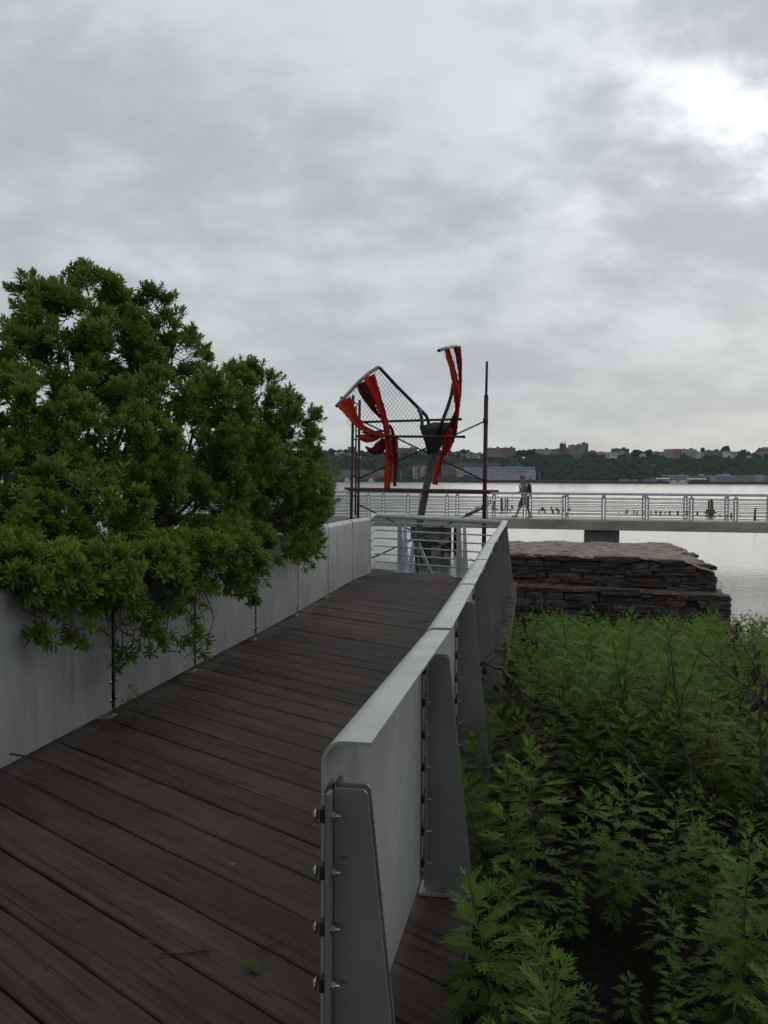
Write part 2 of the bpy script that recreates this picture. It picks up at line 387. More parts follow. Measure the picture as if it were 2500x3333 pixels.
def ground_z(x, y):
    """bank: level with the deck beside the camera, falling to the river"""
    t = max(0.0, y - 2.6)
    z = -0.10 - 0.080 * t - 0.0011 * t * t
    if x > 3: z -= 0.02 * (x - 3)
    if x < -2.5: z += 0.05 * min(4, -2.5 - x)
    cx = 0.16 * (y - 2.5) - 0.1
    if x - cx < -2.35 and y < 15: z = max(z, DZ(y) - .05 - .9 * max(0, (y - 12.5) / 2.5) + .03 * min(3, -2.35 - (x - cx)))
    elif -2.72 < x - cx < 0.30: z = min(z, DZ(y) - 0.28)
    z += 0.06 * (mnoise.noise((x * 0.9, y * 0.9, 0.3))) + 0.02 * mnoise.noise((x * 3.1, y * 3.1, 5.3))
    return z
def build_ground():
    xs = np.concatenate([np.linspace(-40, -8, 14)[:-1], np.linspace(-8, 12, 110), np.linspace(12, 40, 14)[1:]])
    ys = np.concatenate([np.linspace(-40, -2, 16)[:-1], np.linspace(-2, 24, 130)])
    v = [(x, y, ground_z(x, y) if y < 23.9 else -4) for y in ys for x in xs]
    n = len(xs)
    f = [(j * n + i, j * n + i + 1, (j + 1) * n + i + 1, (j + 1) * n + i) for j in range(len(ys) - 1) for i in range(n - 1)]
    m = MB(); m.add(v, f)
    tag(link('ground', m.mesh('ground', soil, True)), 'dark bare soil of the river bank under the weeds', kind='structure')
build_ground()

# ------------------------------------------------------------------ boardwalk deck of single planks
def XR(d): return 2.19 - 0.158 * (15.2 - d)       # outer (right) edge of the planks
deck = tag(bpy.data.objects.new('boardwalk_deck', None), 'dark weathered boardwalk of diagonal wooden planks between steel walls', kind='structure')
COL.objects.link(deck)
U = Vector((-0.727, 0.686, 0)); WD = Vector((0.158, 1, 0)); NR = Vector((0.686, 0.727, 0))
PL, PW = 3.30, 0.2365
def plank_mesh(seed):
    """parallelogram board: x along the board from the right edge, skewed ends, worn rounded edges"""
    rr = random.Random(seed)
    wl = Vector((WD.dot(U), WD.dot(NR)))           # walk direction in board coordinates
    nx = 22; rows = []
    c = 0.006
    for k in range(nx + 1):
        t = k / nx
        ed = [rr.uniform(-.0022, .0022) for _ in range(2)]
        cross = []
        for q, (yy, zz) in enumerate(((0, -.045), (0, -c), (c, 0), (PW / 2, 0.0012), (PW - c, 0), (PW, -c), (PW, -.045))):
            e = ed[0] if q < 3 else ed[1] if q > 3 else 0
            y2 = yy + e
            x2 = t * PL + y2 / wl[1] * wl[0]
            cross.append((x2, y2, zz + rr.uniform(-.0008, .0008)))
        rows.append(cross)
    m = MB(); vs = [v for r_ in rows for v in r_]; n = 7; fs = []
    for k in range(nx):
        for q in range(n):
            q2 = (q + 1) % n
            fs.append((k * n + q, k * n + q2, (k + 1) * n + q2, (k + 1) * n + q))
    fs.append(tuple(range(n))); fs.append(tuple(nx * n + q for q in range(n))[::-1])
    m.add(vs, fs)
    return fixn(m.mesh('plank', wood))
plank_meshes = [plank_mesh(i) for i in range(6)]
screw_mb = MB()
screw_mb.tube([(0, 0, -.004), (0, 0, .0016)], [.009, .009], 10)
screw_me = screw_mb.mesh('screw', dark_m)
n_pl = 60
for i in range(n_pl):
    d = 15.2 - 0.2934 * (i + 1)
    if d < -1.5: break
    base = Vector((XR(d), d, DZ(d) + random.uniform(-.003, .003)))
    M4 = Matrix(((U.x, NR.x, 0, base.x), (U.y, NR.y, 0, base.y), (-0.004 * U.y, -0.004 * NR.y, 1, base.z), (0, 0, 0, 1)))
    o = link('plank', plank_meshes[i % 6], deck, m=M4)
    for sx in (0.30, 2.85):
        for sy in (0.055, 0.175):
            s = link('screw', screw_me, o, loc=(sx + sy * 1.0 + random.uniform(-.02, .02), sy + random.uniform(-.012, .012), 0.0012))
jb = MB()
for off in (0.35, 1.3, 2.3):
    jb.bar((XR(-1) - off, -1, DZ(-1) - .16), (XR(15.0) - off, 15.0, DZ(15) - .16), .09, .2)
part('joist', jb, wood_end, deck)
jb = MB(); jb.bar((XR(-1) - .03, -1, DZ(-1) - .13), (XR(15.1) - .03, 15.1, DZ(15.1) - .13), .05, .16)
part('edge_beam', jb, wood_end, deck)

# ------------------------------------------------------------------ steel panel walls either side
def post_meshes(zt):
    """local: x along the wall, y outward from the inner sheet face, z up from the deck"""
    f = MB()
    for s in (-1, 1):
        f.box((s * .049, .0275, zt / 2 + .02), (.036, .009, zt - .04))              # flange behind the sheet edge
        poly = [Vector((0, .032, .008)), Vector((0, .203, .008)), Vector((0, .203, .03)), Vector((0, .106, zt - .008)), Vector((0, .098, zt)), Vector((0, .032, zt))]
        f.prism(poly, (s * .0145, 0, 0), (s * .0215, 0, 0))                          # tapered gusset
    return fixn(f.mesh('post', steel_post))
def foot_mesh():
    f = MB()
    f.box((0, .105, .005), (.12, .21, .010))
    for s in (-1, 1): f.box((s * .028, .12, .03), (.008, .19, .045))
    return fixn(f.mesh('base_plate', steel_post))
def spacer_mesh(zt):
    f = MB()
    for z in BZ:
        f.box((-.0435, .0155, z), (.026, .0148, .03)); f.box((.0435, .0155, z), (.026, .0148, .03))
    f.box((0, .0195, zt / 2 + .03), (.074, .0016, zt - .07))                 # dark strip puts the shade of the open joint into colour
    return f.mesh('spacer_and_joint_shade', dark_m)
BZ = [.125 + .1255 * k for k in range(7)]
def bolt_mesh():
    f = MB()
    f.tube([(0, .0, 0), (0, -.003, 0), (0, -.007, 0), (0, -.0095, 0)], [.0150, .0140, .0095, .0035], 10)     # domed head inside
    f.tube([(0, .032, 0), (0, .043, 0)], [.0100, .0100], 6)                                                # hex nut outside
    f.tube([(0, .043, 0), (0, .053, 0)], [.0052, .0048], 8)                                                # thread end
    return fixn(f.mesh('bolt', bolt_m))
post_me, foot_me, bolt_me, spacer_me = post_meshes(0.93), foot_mesh(), bolt_mesh(), spacer_mesh(.93)
anchor = MB(); anchor.tube([(0, 0, .01), (0, 0, .022)], .011, 6); anchor.tube([(0, 0, .022), (0, 0, .032)], .006, 6)
anchor_me = fixn(anchor.mesh('anchor_bolt', bolt_m))

def panel(root, A, B, out, zbA, zbB, ztA, ztB, gap0, gap1, W=.112, r=.05, t=.008):
    dirv = (B - A).normalized(); A2 = A + dirv * gap0; B2 = B - dirv * gap1
    prof = []
    ns = 8
    def pr(zb, zt):
        q = [(0, zb), (0, zt - r)]
        q += [(r - r * math.cos(math.pi / 2 * k / ns), zt - r + r * math.sin(math.pi / 2 * k / ns)) for k in range(1, ns + 1)]
        q += [(W, zt), (W, zt - t)]
        q += [(r - (r - t) * math.cos(math.pi / 2 * k / ns), zt - r + (r - t) * math.sin(math.pi / 2 * k / ns)) for k in range(ns, 0, -1)]
        q += [(t, zt - r), (t, zb)]
        return q
    nseg = 6; rows = []
    for k in range(nseg + 1):
        u = k / nseg; c = A2.lerp(B2, u)
        zb = zbA + (zbB - zbA) * u; zt = ztA + (ztB - ztA) * u
        rows.append([Vector((c.x, c.y, 0)) + out * y + Vector((0, 0, z)) for y, z in pr(zb, zt)])
    n = len(rows[0]); mb = MB(); fs = []
    for k in range(nseg):
        for q in range(n):
            q2 = (q + 1) % n; fs.append((k * n + q, k * n + q2, (k + 1) * n + q2, (k + 1) * n + q))
    fs.append(tuple(range(n))); fs.append(tuple(nseg * n + q for q in range(n))[::-1])
    mb.add([v for r_ in rows for v in r_], fs)
    o = part('panel', mb, steel, root)
    me = o.data
    for p in me.polygons: p.use_smooth = False
    return o
def wall(name, label, pts, tops, right, skip_post_ends=(False, False)):
    """pts: inner sheet line on the deck, from near to far"""
    root = thing(name, pts[0], label, 'barrier')
    n = len(pts)
    for i in range(n - 1):
        A, B = pts[i], pts[i + 1]
        a = (B - A); a.z = 0; a.normalize()
        out = Vector((a.y, -a.x, 0)) if right else Vector((-a.y, a.x, 0))
        panel(root, A, B, out, DZ(A.y) + .06, DZ(B.y) + .06, tops[i], tops[i + 1], -.012 if i == 0 and right else .029, .029 if i < n - 2 else .0)
    for i in range(n):
        if skip_post_ends[0] and i == 0 or skip_post_ends[1] and i == n - 1: continue
        a = (pts[min(i + 1, n - 1)] - pts[max(i - 1, 0)]); a.z = 0; a.normalize()
        out = Vector((a.y, -a.x, 0)) if right else Vector((-a.y, a.x, 0))
        ax = -a if right else a
        zs = (tops[i] - DZ(pts[i].y)) / 1.037
        M4 = Matrix(((ax.x, out.x, 0, pts[i].x - root.location.x), (ax.y, out.y, 0, pts[i].y - root.location.y), (0, 0, zs, DZ(pts[i].y) + .004 - root.location.z), (0, 0, 0, 1)))
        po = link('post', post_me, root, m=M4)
        link('base_plate', foot_me, po); link('spacer_and_joint_shade', spacer_me, po)
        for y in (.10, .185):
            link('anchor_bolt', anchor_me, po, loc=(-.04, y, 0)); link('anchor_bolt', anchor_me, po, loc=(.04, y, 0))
        for z in BZ:
            for sx in (-.047, .047):
                if i == n - 1 and right and sx < 0: continue
                link('bolt', bolt_me, po, loc=(sx, 0, z))
    return root
# right wall: measured outer flange edge and depth of every joint
RJ = [(1212.7, 2412, 2.03), (1468, 2048, 3.59), (1546, 1901.5, 5.22), (1586.7, 1821.5, 6.93), (1611, 1768, 8.95), (1630.5, 1735.6, 10.9), (1646, 1710.7, 13.1), (1653, 1694, 15.25)]
rp_, rt_ = [], []
for px, py, d in RJ:
    q = P(px, py, d); rp_.append(Vector((q.x - .111, d + .018, DZ(d)))); rt_.append(q.z)
right_wall = wall('steel_panel_wall', 'low galvanised steel panel wall along the right edge of the boardwalk, seen from its bracket side', rp_, rt_, True)
LJ = [(370, 2313, 6.25), (635, 2170, 7.77), (832.6, 2067, 9.39), (969, 1992, 11.09), (1069, 1935, 12.86), (1147, 1889.6, 14.72), (1206.6, 1865.8, 15.96)]
lp_ = [Vector((P(px, py, d).x, d, DZ(d))) for px, py, d in LJ]
dv = (lp_[1] - lp_[0]) * 1.02
dv = Vector((-.263, -1.55, .006))
lp_ = [lp_[0] + dv * k for k in (3, 2, 1)] + lp_
lt_ = [DZ(p.y) + 1.035 - .0016 * (p.y - 2) for p in lp_]
left_wall = wall('steel_panel_wall', 'pale galvanised steel panel wall with rows of domed bolts, under the overhanging leafy shrub', lp_, lt_, False)

# ------------------------------------------------------------------ river-end railing of the boardwalk
root = thing('rod_railing', (0.9, 16.2, DZ(16)), 'galvanised railing with thick top pipe and six rods at the boardwalk end', 'railing')
LC = Vector((-0.19, 17.15, 0)); RC = Vector((P(1644, 1696, 15.3).x, 15.35, 0)); LE = Vector((lp_[-1].x, lp_[-1].y + .01, 0))
ztl, ztr = P(1226, 1677, 17.15).z, P(1644, 1697, 15.35).z - .02
m = MB()
def arc_pts(a, b, c, r, n=6):
    u, v = (a - b).normalized(), (c - b).normalized()
    return [b + u * r * (1 - t) ** 2 + v * r * t ** 2 for t in [k / n for k in range(n + 1)]]
LEt = Vector((LE.x - .03, LE.y, lt_[-1] - .03)); LCt = Vector((LC.x, LC.y, ztl)); RCt = Vector((RC.x, RC.y, ztr))
m.tube([LEt] + arc_pts(LEt, LCt, RCt, .25) + [RCt], .042, 14)
part('top_rail', m, rail_steel, root, True)
along = (RCt - LCt)
for k in range(6):
    zf = .885 - .145 * k
    m = MB(); a = Vector((LE.x, LE.y, DZ(16) + zf)); b = Vector((LC.x, LC.y, DZ(17) + zf)); c = Vector((RC.x, RC.y, DZ(15.3) + zf))
    m.tube([a] + arc_pts(a, b, c, .18) + [c], .0125, 8)
    part('rod', m, rail_steel, root, True)
al = along.copy(); al.z = 0; al.normalize(); no = Vector((-al.y, al.x, 0))
for px in (1312, 1505):
    # where the post stands on the rail line
    best = min((abs((P(px, 1860, LCt.y + along.y * t).x) - (LCt.x + along.x * t)), t) for t in [k / 400 for k in range(401)])
    t = best[1]; c = LCt + along * t; dz = DZ(c.y)
    m = MB()
    for s in (-.052, .052):
        q = c + al * s; top = c.z - .09
        w2 = .055
        poly = [Vector((q.x, q.y, dz)) - no * .05, Vector((q.x, q.y, dz)) + no * .10, Vector((q.x, q.y, top)) + no * .0, Vector((q.x, q.y, top)) - no * .05]
        m.prism(poly, -al * .008, al * .008)
        m.prism([Vector((q.x, q.y, dz)) - no * .058 - al * (.034 if s < 0 else .004), Vector((q.x, q.y, dz)) - no * .058 + al * (.004 if s < 0 else .034),
                 Vector((q.x, q.y, top)) - no * .058 + al * (.004 if s < 0 else .034), Vector((q.x, q.y, top)) - no * .058 - al * (.034 if s < 0 else .004)], -no * .006, no * .006)
    po = part('post', m, rail_steel, root)
    m = MB(); m.bar(Vector((c.x, c.y, c.z - .13)), Vector((c.x, c.y, c.z - .02)), .03, .03); part('rail_bracket', m, rail_steel, po)
    m = MB(); m.bar(c - al * .13 + Vector((0, 0, dz - c.z + .006)), c + al * .13 + Vector((0, 0, dz - c.z + .006)), .22, .012); part('base_plate', m, rail_steel, po)

# ------------------------------------------------------------------ walkway over the water
WA, WB = Vector((-0.76, 38.4, .02)), Vector((14.38, 34.8, .02))
wa = (WB - WA).normalized(); wn = Vector((-wa.y, wa.x, 0))         # wn points away across the walkway
def WF(px):
    """distance along the front edge under photograph column px"""
    r_ = (px - 1250) / FPX
    return (r_ * WA.y - WA.x) / (wa.x - r_ * wa.y)
root = thing('pier_walkway', WA, 'raised concrete walkway crossing above the water behind the steel sculpture', 'walkway')
m = MB()
q0, q1 = WA + wa * -22, WA + wa * 34
m.prism([q0, q0 + wn * 3.4, q0 + wn * 3.4 - Vector((0, 0, .33)), q0 - Vector((0, 0, .33))], Vector((0, 0, 0)), q1 - q0)
part('deck_slab', m, conc, root)
m = MB()
m.prism([q0 + wn * .1, q0 + wn * .34, q0 + wn * .34 + Vector((0, 0, .05)), q0 + wn * .1 + Vector((0, 0, .05))], Vector((0, 0, 0)), q1 - q0)
part('kerb', m, conc, root)
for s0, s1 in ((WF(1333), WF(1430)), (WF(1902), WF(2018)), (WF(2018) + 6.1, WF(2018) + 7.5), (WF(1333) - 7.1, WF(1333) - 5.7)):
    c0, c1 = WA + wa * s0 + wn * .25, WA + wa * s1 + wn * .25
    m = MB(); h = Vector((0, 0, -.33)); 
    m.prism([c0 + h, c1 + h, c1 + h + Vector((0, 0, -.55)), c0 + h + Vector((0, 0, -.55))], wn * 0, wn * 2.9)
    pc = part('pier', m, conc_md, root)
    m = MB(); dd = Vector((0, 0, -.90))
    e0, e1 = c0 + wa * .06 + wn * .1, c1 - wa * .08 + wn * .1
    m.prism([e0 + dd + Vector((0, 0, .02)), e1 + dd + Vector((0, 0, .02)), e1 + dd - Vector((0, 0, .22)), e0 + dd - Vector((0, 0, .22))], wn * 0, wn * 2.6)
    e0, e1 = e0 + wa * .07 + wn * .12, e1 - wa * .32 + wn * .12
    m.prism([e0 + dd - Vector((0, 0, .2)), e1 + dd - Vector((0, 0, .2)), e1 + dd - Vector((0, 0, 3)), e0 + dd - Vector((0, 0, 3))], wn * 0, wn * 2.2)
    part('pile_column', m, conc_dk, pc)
def long_railing(label, off, posts):
    root = thing('rod_railing', WA + wn * off, label, 'railing', None)
    O = WA + wn * off
    m = MB(); m.tube([O + wa * -22 + Vector((0, 0, 1.07)), O + wa * 34 + Vector((0, 0, 1.07))], .036, 10); part('top_rail', m, rail_steel, root, True)
    for i in range(len(posts) - 1):
        for k in range(6):
            z = .17 + .142 * k
            m = MB(); m.tube([O + wa * (posts[i] + .07) + Vector((0, 0, z)), O + wa * (posts[i + 1] - .07) + Vector((0, 0, z))], .019, 6); part('rod', m, steel_post, root, True)  # darker steel puts the rods' backlit shade into their colour
    for s in posts:
        m = MB()
        for q in (-.052, .052):
            c = O + wa * (s + q); m.bar(c + Vector((0, 0, -.12)), c + Vector((0, 0, .99)), .045, .08)
        m.bar(O + wa * (s - .06) + Vector((0, 0, .93)), O + wa * (s + .07) + Vector((0, 0, .93)), .03, .06)
        m.bar(O + wa * s + Vector((0, 0, .93)), O + wa * s + Vector((0, 0, 1.05)), .04, .04)
        part('post', m, rail_steel, root)
front = [WF(x) for x in (1076, 1198, 1327, 1454, 1582, 1708, 1836, 1965, 2106, 2251, 2396)]
front = [front[0] - 1.6 * k for k in range(5, 0, -1)] + front + [front[-1] + 1.6 * k for k in range(1, 8)]
long_railing('near galvanised rod railing along the front edge of the concrete walkway', .06, front)
long_railing('far galvanised rod railing along the river edge of the concrete walkway', 2.75, front)

# ------------------------------------------------------------------ old masonry block in the water
root = thing('masonry_block', (5, 21, -1.6), 'ruined block of dark wet stone courses with a pinkish rubble top beside the boardwalk', 'stone ruin')
FL, FR, BR, BL = Vector((2.75, 21.5, 0)), Vector((7.02, 19.72, 0)), Vector((7.75, 25.2, 0)), Vector((3.15, 25.4, 0))
ZT = -.06; ZL = -.77
def lerp(a, b, t): return a + (b - a) * t
m = MB()
i_ = .12
def shrink(pts, e):
    c = sum(pts, Vector()) / 4
    return [p + (c - p).normalized() * e for p in pts]
top_poly = shrink([FL, FR, BR, BL], .10)
m.prism([p + Vector((0, 0, ZT - .10)) for p in top_poly], Vector((0, 0, 0)), Vector((0, 0, -.6)))
low_poly = [p + (p - sum([FL, FR, BR, BL], Vector()) / 4).normalized() * .10 for p in [FL, FR, BR, BL]]
m.prism([p + Vector((0, 0, ZL - .06)) for p in low_poly], Vector((0, 0, 0)), Vector((0, 0, -1.6)))
part('rubble_core', m, stone_m, root)
g = 84; m = MB(); vs = []
ext = [p + (p - sum([FL, FR, BR, BL], Vector()) / 4).normalized() * .06 for p in [FL, FR, BR, BL]]
for j in range(g + 1):
    for i in range(g + 1):
        u, v = i / g, j / g
        p = lerp(lerp(ext[0], ext[1], u), lerp(ext[3], ext[2], u), v)
        e = min(u, 1 - u, v, 1 - v)
        p += Vector((.05 * mnoise.noise((p.x * 3, p.y * 3, 1)), .05 * mnoise.noise((p.x * 3, p.y * 3, 7)), 0))
        z = ZT + .045 * mnoise.noise((p.x * 1.6, p.y * 1.6, 2)) + .028 * mnoise.noise((p.x * 5, p.y * 5, 3)) + .022 * mnoise.noise((p.x * 12, p.y * 12, 8)) - (.05 if e < .01 else 0)
        z -= .26 * max(0, (u - .84) / .16) ** 1.5 * max(0, 1 - v * 1.6)           # worn down at the near right corner
        vs.append(Vector((p.x, p.y, z)))
m.add(vs, [(j * (g + 1) + i, j * (g + 1) + i + 1, (j + 1) * (g + 1) + i + 1, (j + 1) * (g + 1) + i) for j in range(g) for i in range(g)])
part('mortar_top', m, stone_top, root, True)
def stone_mesh(seed):
    rr = random.Random(seed); bm = bmesh.new()
    bmesh.ops.create_cube(bm, size=1.0)
    bmesh.ops.subdivide_edges(bm, edges=bm.edges, cuts=2, use_grid_fill=True)
    for v in bm.verts:
        c = v.co * 2
        k = (abs(c.x) ** 11 + abs(c.y) ** 11 + abs(c.z) ** 11) ** (1 / 11)
        v.co = c / max(k, 1e-6) * (0.5 if max(abs(c.x), abs(c.y), abs(c.z)) > .99 else .5)
        v.co += Vector((rr.uniform(-.05, .05), rr.uniform(-.07, .07), rr.uniform(-.07, .07)))
    me = bpy.data.meshes.new('stone'); bm.to_mesh(me); bm.free(); me.materials.append(stone_m); return me
stone_meshes = [stone_mesh(s) for s in range(9)]
def lay(a, b, z0, z1, depth, jut=.03, rnd=None, trim=()):
    """courses of stones on the face from a to b; the outward side is to the right of a->b"""
    rr = rnd or random
    t = (b - a); ln = t.length; t.normalize(); o = Vector((t.y, -t.x, 0))
    z = z0; row = 0; full = ln
    while z > z1 + .02:
        ln = full - (trim[row] if row < len(trim) else 0); row += 1
        h = min(rr.choice((.07, .10, .13, .16, .19)) * rr.uniform(.9, 1.1), z - z1 + .01)
        x = -rr.uniform(0, .05)
        while x < ln:
            w_ = min(rr.choice((.22, .35, .5, .7, .95)) * rr.uniform(.8, 1.25), ln - x + .05)
            j_ = rr.uniform(-jut, jut)
            hh = h * rr.uniform(.9, 1.12)
            c = a + t * (x + w_ / 2) + o * (j_ - depth / 2 + .02) + Vector((0, 0, z - h / 2 + rr.uniform(-.012, .012) + .03 * mnoise.noise((x * .7, z * 2, 4))))
            Mx = Matrix.Translation(c - root.location) @ Matrix(((t.x, o.x, 0, 0), (t.y, o.y, 0, 0), (0, 0, 1, 0), (0, 0, 0, 1))) @ Matrix.Rotation(rr.uniform(-.05, .05), 4, 'Y') @ Matrix.Diagonal((w_ + .012, depth, hh + .008, 1))
            link('stone', rr.choice(stone_meshes), root, m=Mx)
            x += w_ + .004
        z -= h
rs = random.Random(3)
lay(FL, FR, ZT - .03, ZL, .36, .045, rs, (.62, .30, .05))
lay(FR + Vector((.0, .12, 0)), BR, ZT - .14, ZL, .44, .11, rs)
fo = Vector((FR.y - FL.y, -(FR.x - FL.x), 0)).normalized()
lay(FL + fo * .22, FR + fo * .22 + (FR - FL).normalized() * .30, ZL, -1.55, .40, .065, rs)
lay(FR + (FR - FL).normalized() * .27 + fo * .2, BR + Vector((.3, 0, 0)), ZL, -1.65, .44, .14, rs)
# loose coping stones round the rim
for a, b, k in ((FL, FR, 9), (FR, BR, 8), (BL, BR, 6)):
    for q in range(k):
        t = (q + rs.uniform(.2, .8)) / k; c = lerp(a, b, t) + Vector((rs.uniform(-.1, .1) - (.16 if a is FR else 0), rs.uniform(.05, .2), 0))
        if (a is FL and t > .88) or (a is FR and t < .2): continue
        wid = rs.uniform(.2, .5)
        Mx = Matrix.Translation(c + Vector((0, 0, ZT - .065 - (.08 if a is FR and t < .3 else 0))) - root.location) @ Matrix.Rotation(math.atan2((b - a).y, (b - a).x) + rs.uniform(-.2, .2), 4, 'Z') @ Matrix.Diagonal((wid, rs.uniform(.2, .35), rs.uniform(.07, .12), 1))
        link('stone', rs.choice(stone_meshes), root, m=Mx)

# trodden mortar on the ledge between the two tiers
m = MB(); vs = []; g = 40
for j in range(4):
    for i in range(g + 1):
        p = lerp(FL, FR + (FR - FL).normalized() * .2, i / g) + fo * (.03 + .07 * j)
        p.z = ZL + .03 + .03 * mnoise.noise((p.x * 4, p.y * 4, 2)) - .015 * j - (.03 if j == 3 else 0)
        vs.append(p)
m.add(vs, [(j * (g + 1) + i, j * (g + 1) + i + 1, (j + 1) * (g + 1) + i + 1, (j + 1) * (g + 1) + i) for j in range(3) for i in range(g)])
part('mortar_ledge', m, ledge_m, root, True)

# ------------------------------------------------------------------ steel sculpture with wire wings and red cloth
SD = 22.0
def Z1(x, y, d=SD):                     # point from coordinates measured in an enlargement of the sculpture
    return P(1000 + x * 0.42194, 1050 + y * 0.42194, d)
sculpt = thing('wing_sculpture', (Z1(840, 1700).x, SD, WATER_Z), 'tall leaning steel mast sculpture with two chain-link wings and tied red and orange cloth strips', 'sculpture')
def wing_d(x): return SD - .75 * (940 - x) / 700.0
m = MB()
a, b = Z1(968, 1010), Z1(838, 1700, SD - .15)
t = (b - a).normalized(); sx = t.cross(Vector((0, 1, 0))).normalized(); sy = sx.cross(t)
def ring(p, w_): return [p + (sx * math.cos(q) + sy * math.sin(q)) * w_ for q in [math.pi / 4 * k + .39 for k in range(8)]]
rs_ = [ring(a, .085), ring(a.lerp(b, .5), .092), ring(b, .085)]
m.add([v for r_ in rs_ for v in r_], [(i * 8 + k, i * 8 + (k + 1) % 8, i * 8 + 8 + (k + 1) % 8, i * 8 + 8 + k) for i in range(2) for k in range(8)] + [tuple(range(8)), tuple(range(16, 24))])
part('mast', m, mast_m, sculpt)
for x, y, dd in ((770, 1990, -.5), (985, 2010, -.2), (860, 2010, 1.2)):
    m = MB(); foot = Z1(x, y, SD + dd); top = Z1(835, 1655, SD - .1); dn = (foot - top).normalized()
    m.bar(top, foot + dn * ((foot.z - (WATER_Z - .3)) / -dn.z), .075, .075)
    part('leg', m, tube_grey, sculpt)
# bowl at the mast head
m = MB(); nb = 18; vs = []
prof = [(0.0, 865, 1125, 795, 770), (.35, 880, 1115, 850, 840), (.7, 915, 1060, 915, 915), (1.0, 940, 1000, 1010, 1010)]
for k, xl, xr, yl, yr in prof:
    l_, r_ = Z1(xl, yl), Z1(xr, yr); c = (l_ + r_) / 2; h = (r_ - l_) / 2
    for q in range(nb):
        an = 2 * math.pi * q / nb
        vs.append(c + h * math.cos(an) + Vector((0, 1, 0)) * h.length * .8 * math.sin(an) + Vector((0, 0, .02 * math.sin(3 * an) + .015 * math.sin(7 * an + 1))))
m.add(vs, [(i * nb + q, i * nb + (q + 1) % nb, (i + 1) * nb + (q + 1) % nb, (i + 1) * nb + q) for i in range(3) for q in range(nb)] + [tuple(range(nb))])
part('bowl', m, bowl_m, sculpt, True)
# left wing frame
m = MB(); m.tube([Z1(225, 646, wing_d(225)), Z1(300, 565, wing_d(300)), Z1(400, 455, wing_d(400)), Z1(480, 388, wing_d(480)), Z1(545, 345, wing_d(545))], .043, 12)
wf = part('wing_tube', m, tube_grey, sculpt, True)
m = MB(); q = Z1(225, 646, wing_d(225)); e = (q - Z1(300, 565, wing_d(300))).normalized()
m.tube([q - e * .01, q + e * .012], .037, 12); part('tube_mouth', m, dark_m, wf)
m = MB()
m.tube([Z1(545, 345, wing_d(545)), Z1(562, 352, wing_d(562)), Z1(700, 500, wing_d(700)), Z1(855, 655, wing_d(855)), Z1(915, 715, wing_d(915)), Z1(935, 755, SD), Z1(938, 830, SD)], .040, 12)
part('wing_tube', m, dark_m, sculpt, True)
m = MB(); m.tube([Z1(858, 660, wing_d(858)), Z1(880, 720, SD - .3), Z1(895, 840, SD - .35), Z1(945, 1010, SD - .2)], .042, 10)
part('wing_tube', m, dark_m, sculpt, True)
# right wing frame, seen nearly edge-on
m = MB(); m.tube([Z1(1015, 216, SD - .9), Z1(1080, 193, SD - .4), Z1(1130, 182, SD), Z1(1160, 184, SD + .2), Z1(1176, 205, SD + .25), Z1(1182, 300, SD + .25), Z1(1180, 480, SD + .2), Z1(1160, 650, SD + .15), Z1(1130, 820, SD + .1), Z1(1095, 960, SD)], .040, 12)
wf = part('wing_tube', m, tube_grey, sculpt, True)
m = MB(); q = Z1(1015, 216, SD - .9); e = (q - Z1(1080, 193, SD - .4)).normalized(); m.tube([q - e * .01, q + e * .012], .034, 12); part('tube_mouth', m, dark_m, wf)
m = MB(); m.tube([Z1(1005, 880, SD - .3), Z1(1048, 745, SD - .4), Z1(1085, 650, SD - .35), Z1(1112, 560, SD - .2), Z1(1126, 470, SD - .1)], .042, 12)
part('wing_tube', m, dark_m, sculpt, True)

def inside(p, poly):
    c = False; n = len(poly)
    for i in range(n):
        (x1, y1), (x2, y2) = poly[i], poly[(i + 1) % n]
        if (y1 > p[1]) != (y2 > p[1]) and p[0] < (x2 - x1) * (p[1] - y1) / (y2 - y1) + x1: c = not c
    return c
def net(poly, pitch, angs, fn, r):
    """woven wire: two families of wires clipped to the outline, each wire weaving over and under"""
    m = MB(); cx = sum(p[0] for p in poly) / len(poly); cy = sum(p[1] for p in poly) / len(poly)
    for fam, ang in enumerate(angs):
        ux, uy = math.cos(ang), math.sin(ang)
        for k in range(-60, 61):
            ox, oy = cx - uy * k * pitch, cy + ux * k * pitch
            run = []; n = 0
            for s in range(-110, 111):
                q = (ox + ux * s * 9, oy + uy * s * 9)
                if inside(q, poly):
                    run.append(fn(q[0], q[1]) + Vector((0, (.006 if (s // 3 + fam) % 2 else -.006), 0)))
                else:
                    if len(run) > 1: m.tube(run[::3] + ([run[-1]] if (len(run) - 1) % 3 else []), r, 3, False)
                    run = []
    return m
lw = [(232, 660), (300, 580), (400, 468), (548, 358), (700, 512), (862, 672), (893, 840), (942, 1000), (925, 1085), (760, 1065), (600, 990), (450, 930), (335, 812)]
def lfn(x, y):
    bul = .30 * math.sin(math.pi * min(1, max(0, (x - 230) / 700))) * math.sin(math.pi * min(1, max(0, (y - 350) / 750)))
    return Z1(x, y, wing_d(x) + bul)
part('chain_link_mesh', net(lw, 24.0, (R(52), R(125)), lfn, .0042), wire_m, sculpt, fix=False)
rw = [(1040, 215), (1140, 185), (1175, 210), (1165, 420), (1140, 600), (1100, 900), (1075, 1010), (990, 1090), (965, 1060), (1000, 900), (1060, 760), (1118, 560), (1122, 450), (1085, 350)]
part('chain_link_mesh', net(rw, 17.0, (R(68), R(112)), lambda x, y: Z1(x, y, SD - .25 + .5 * (x - 1040) / 140), .0042), wire_m, sculpt, fix=False)

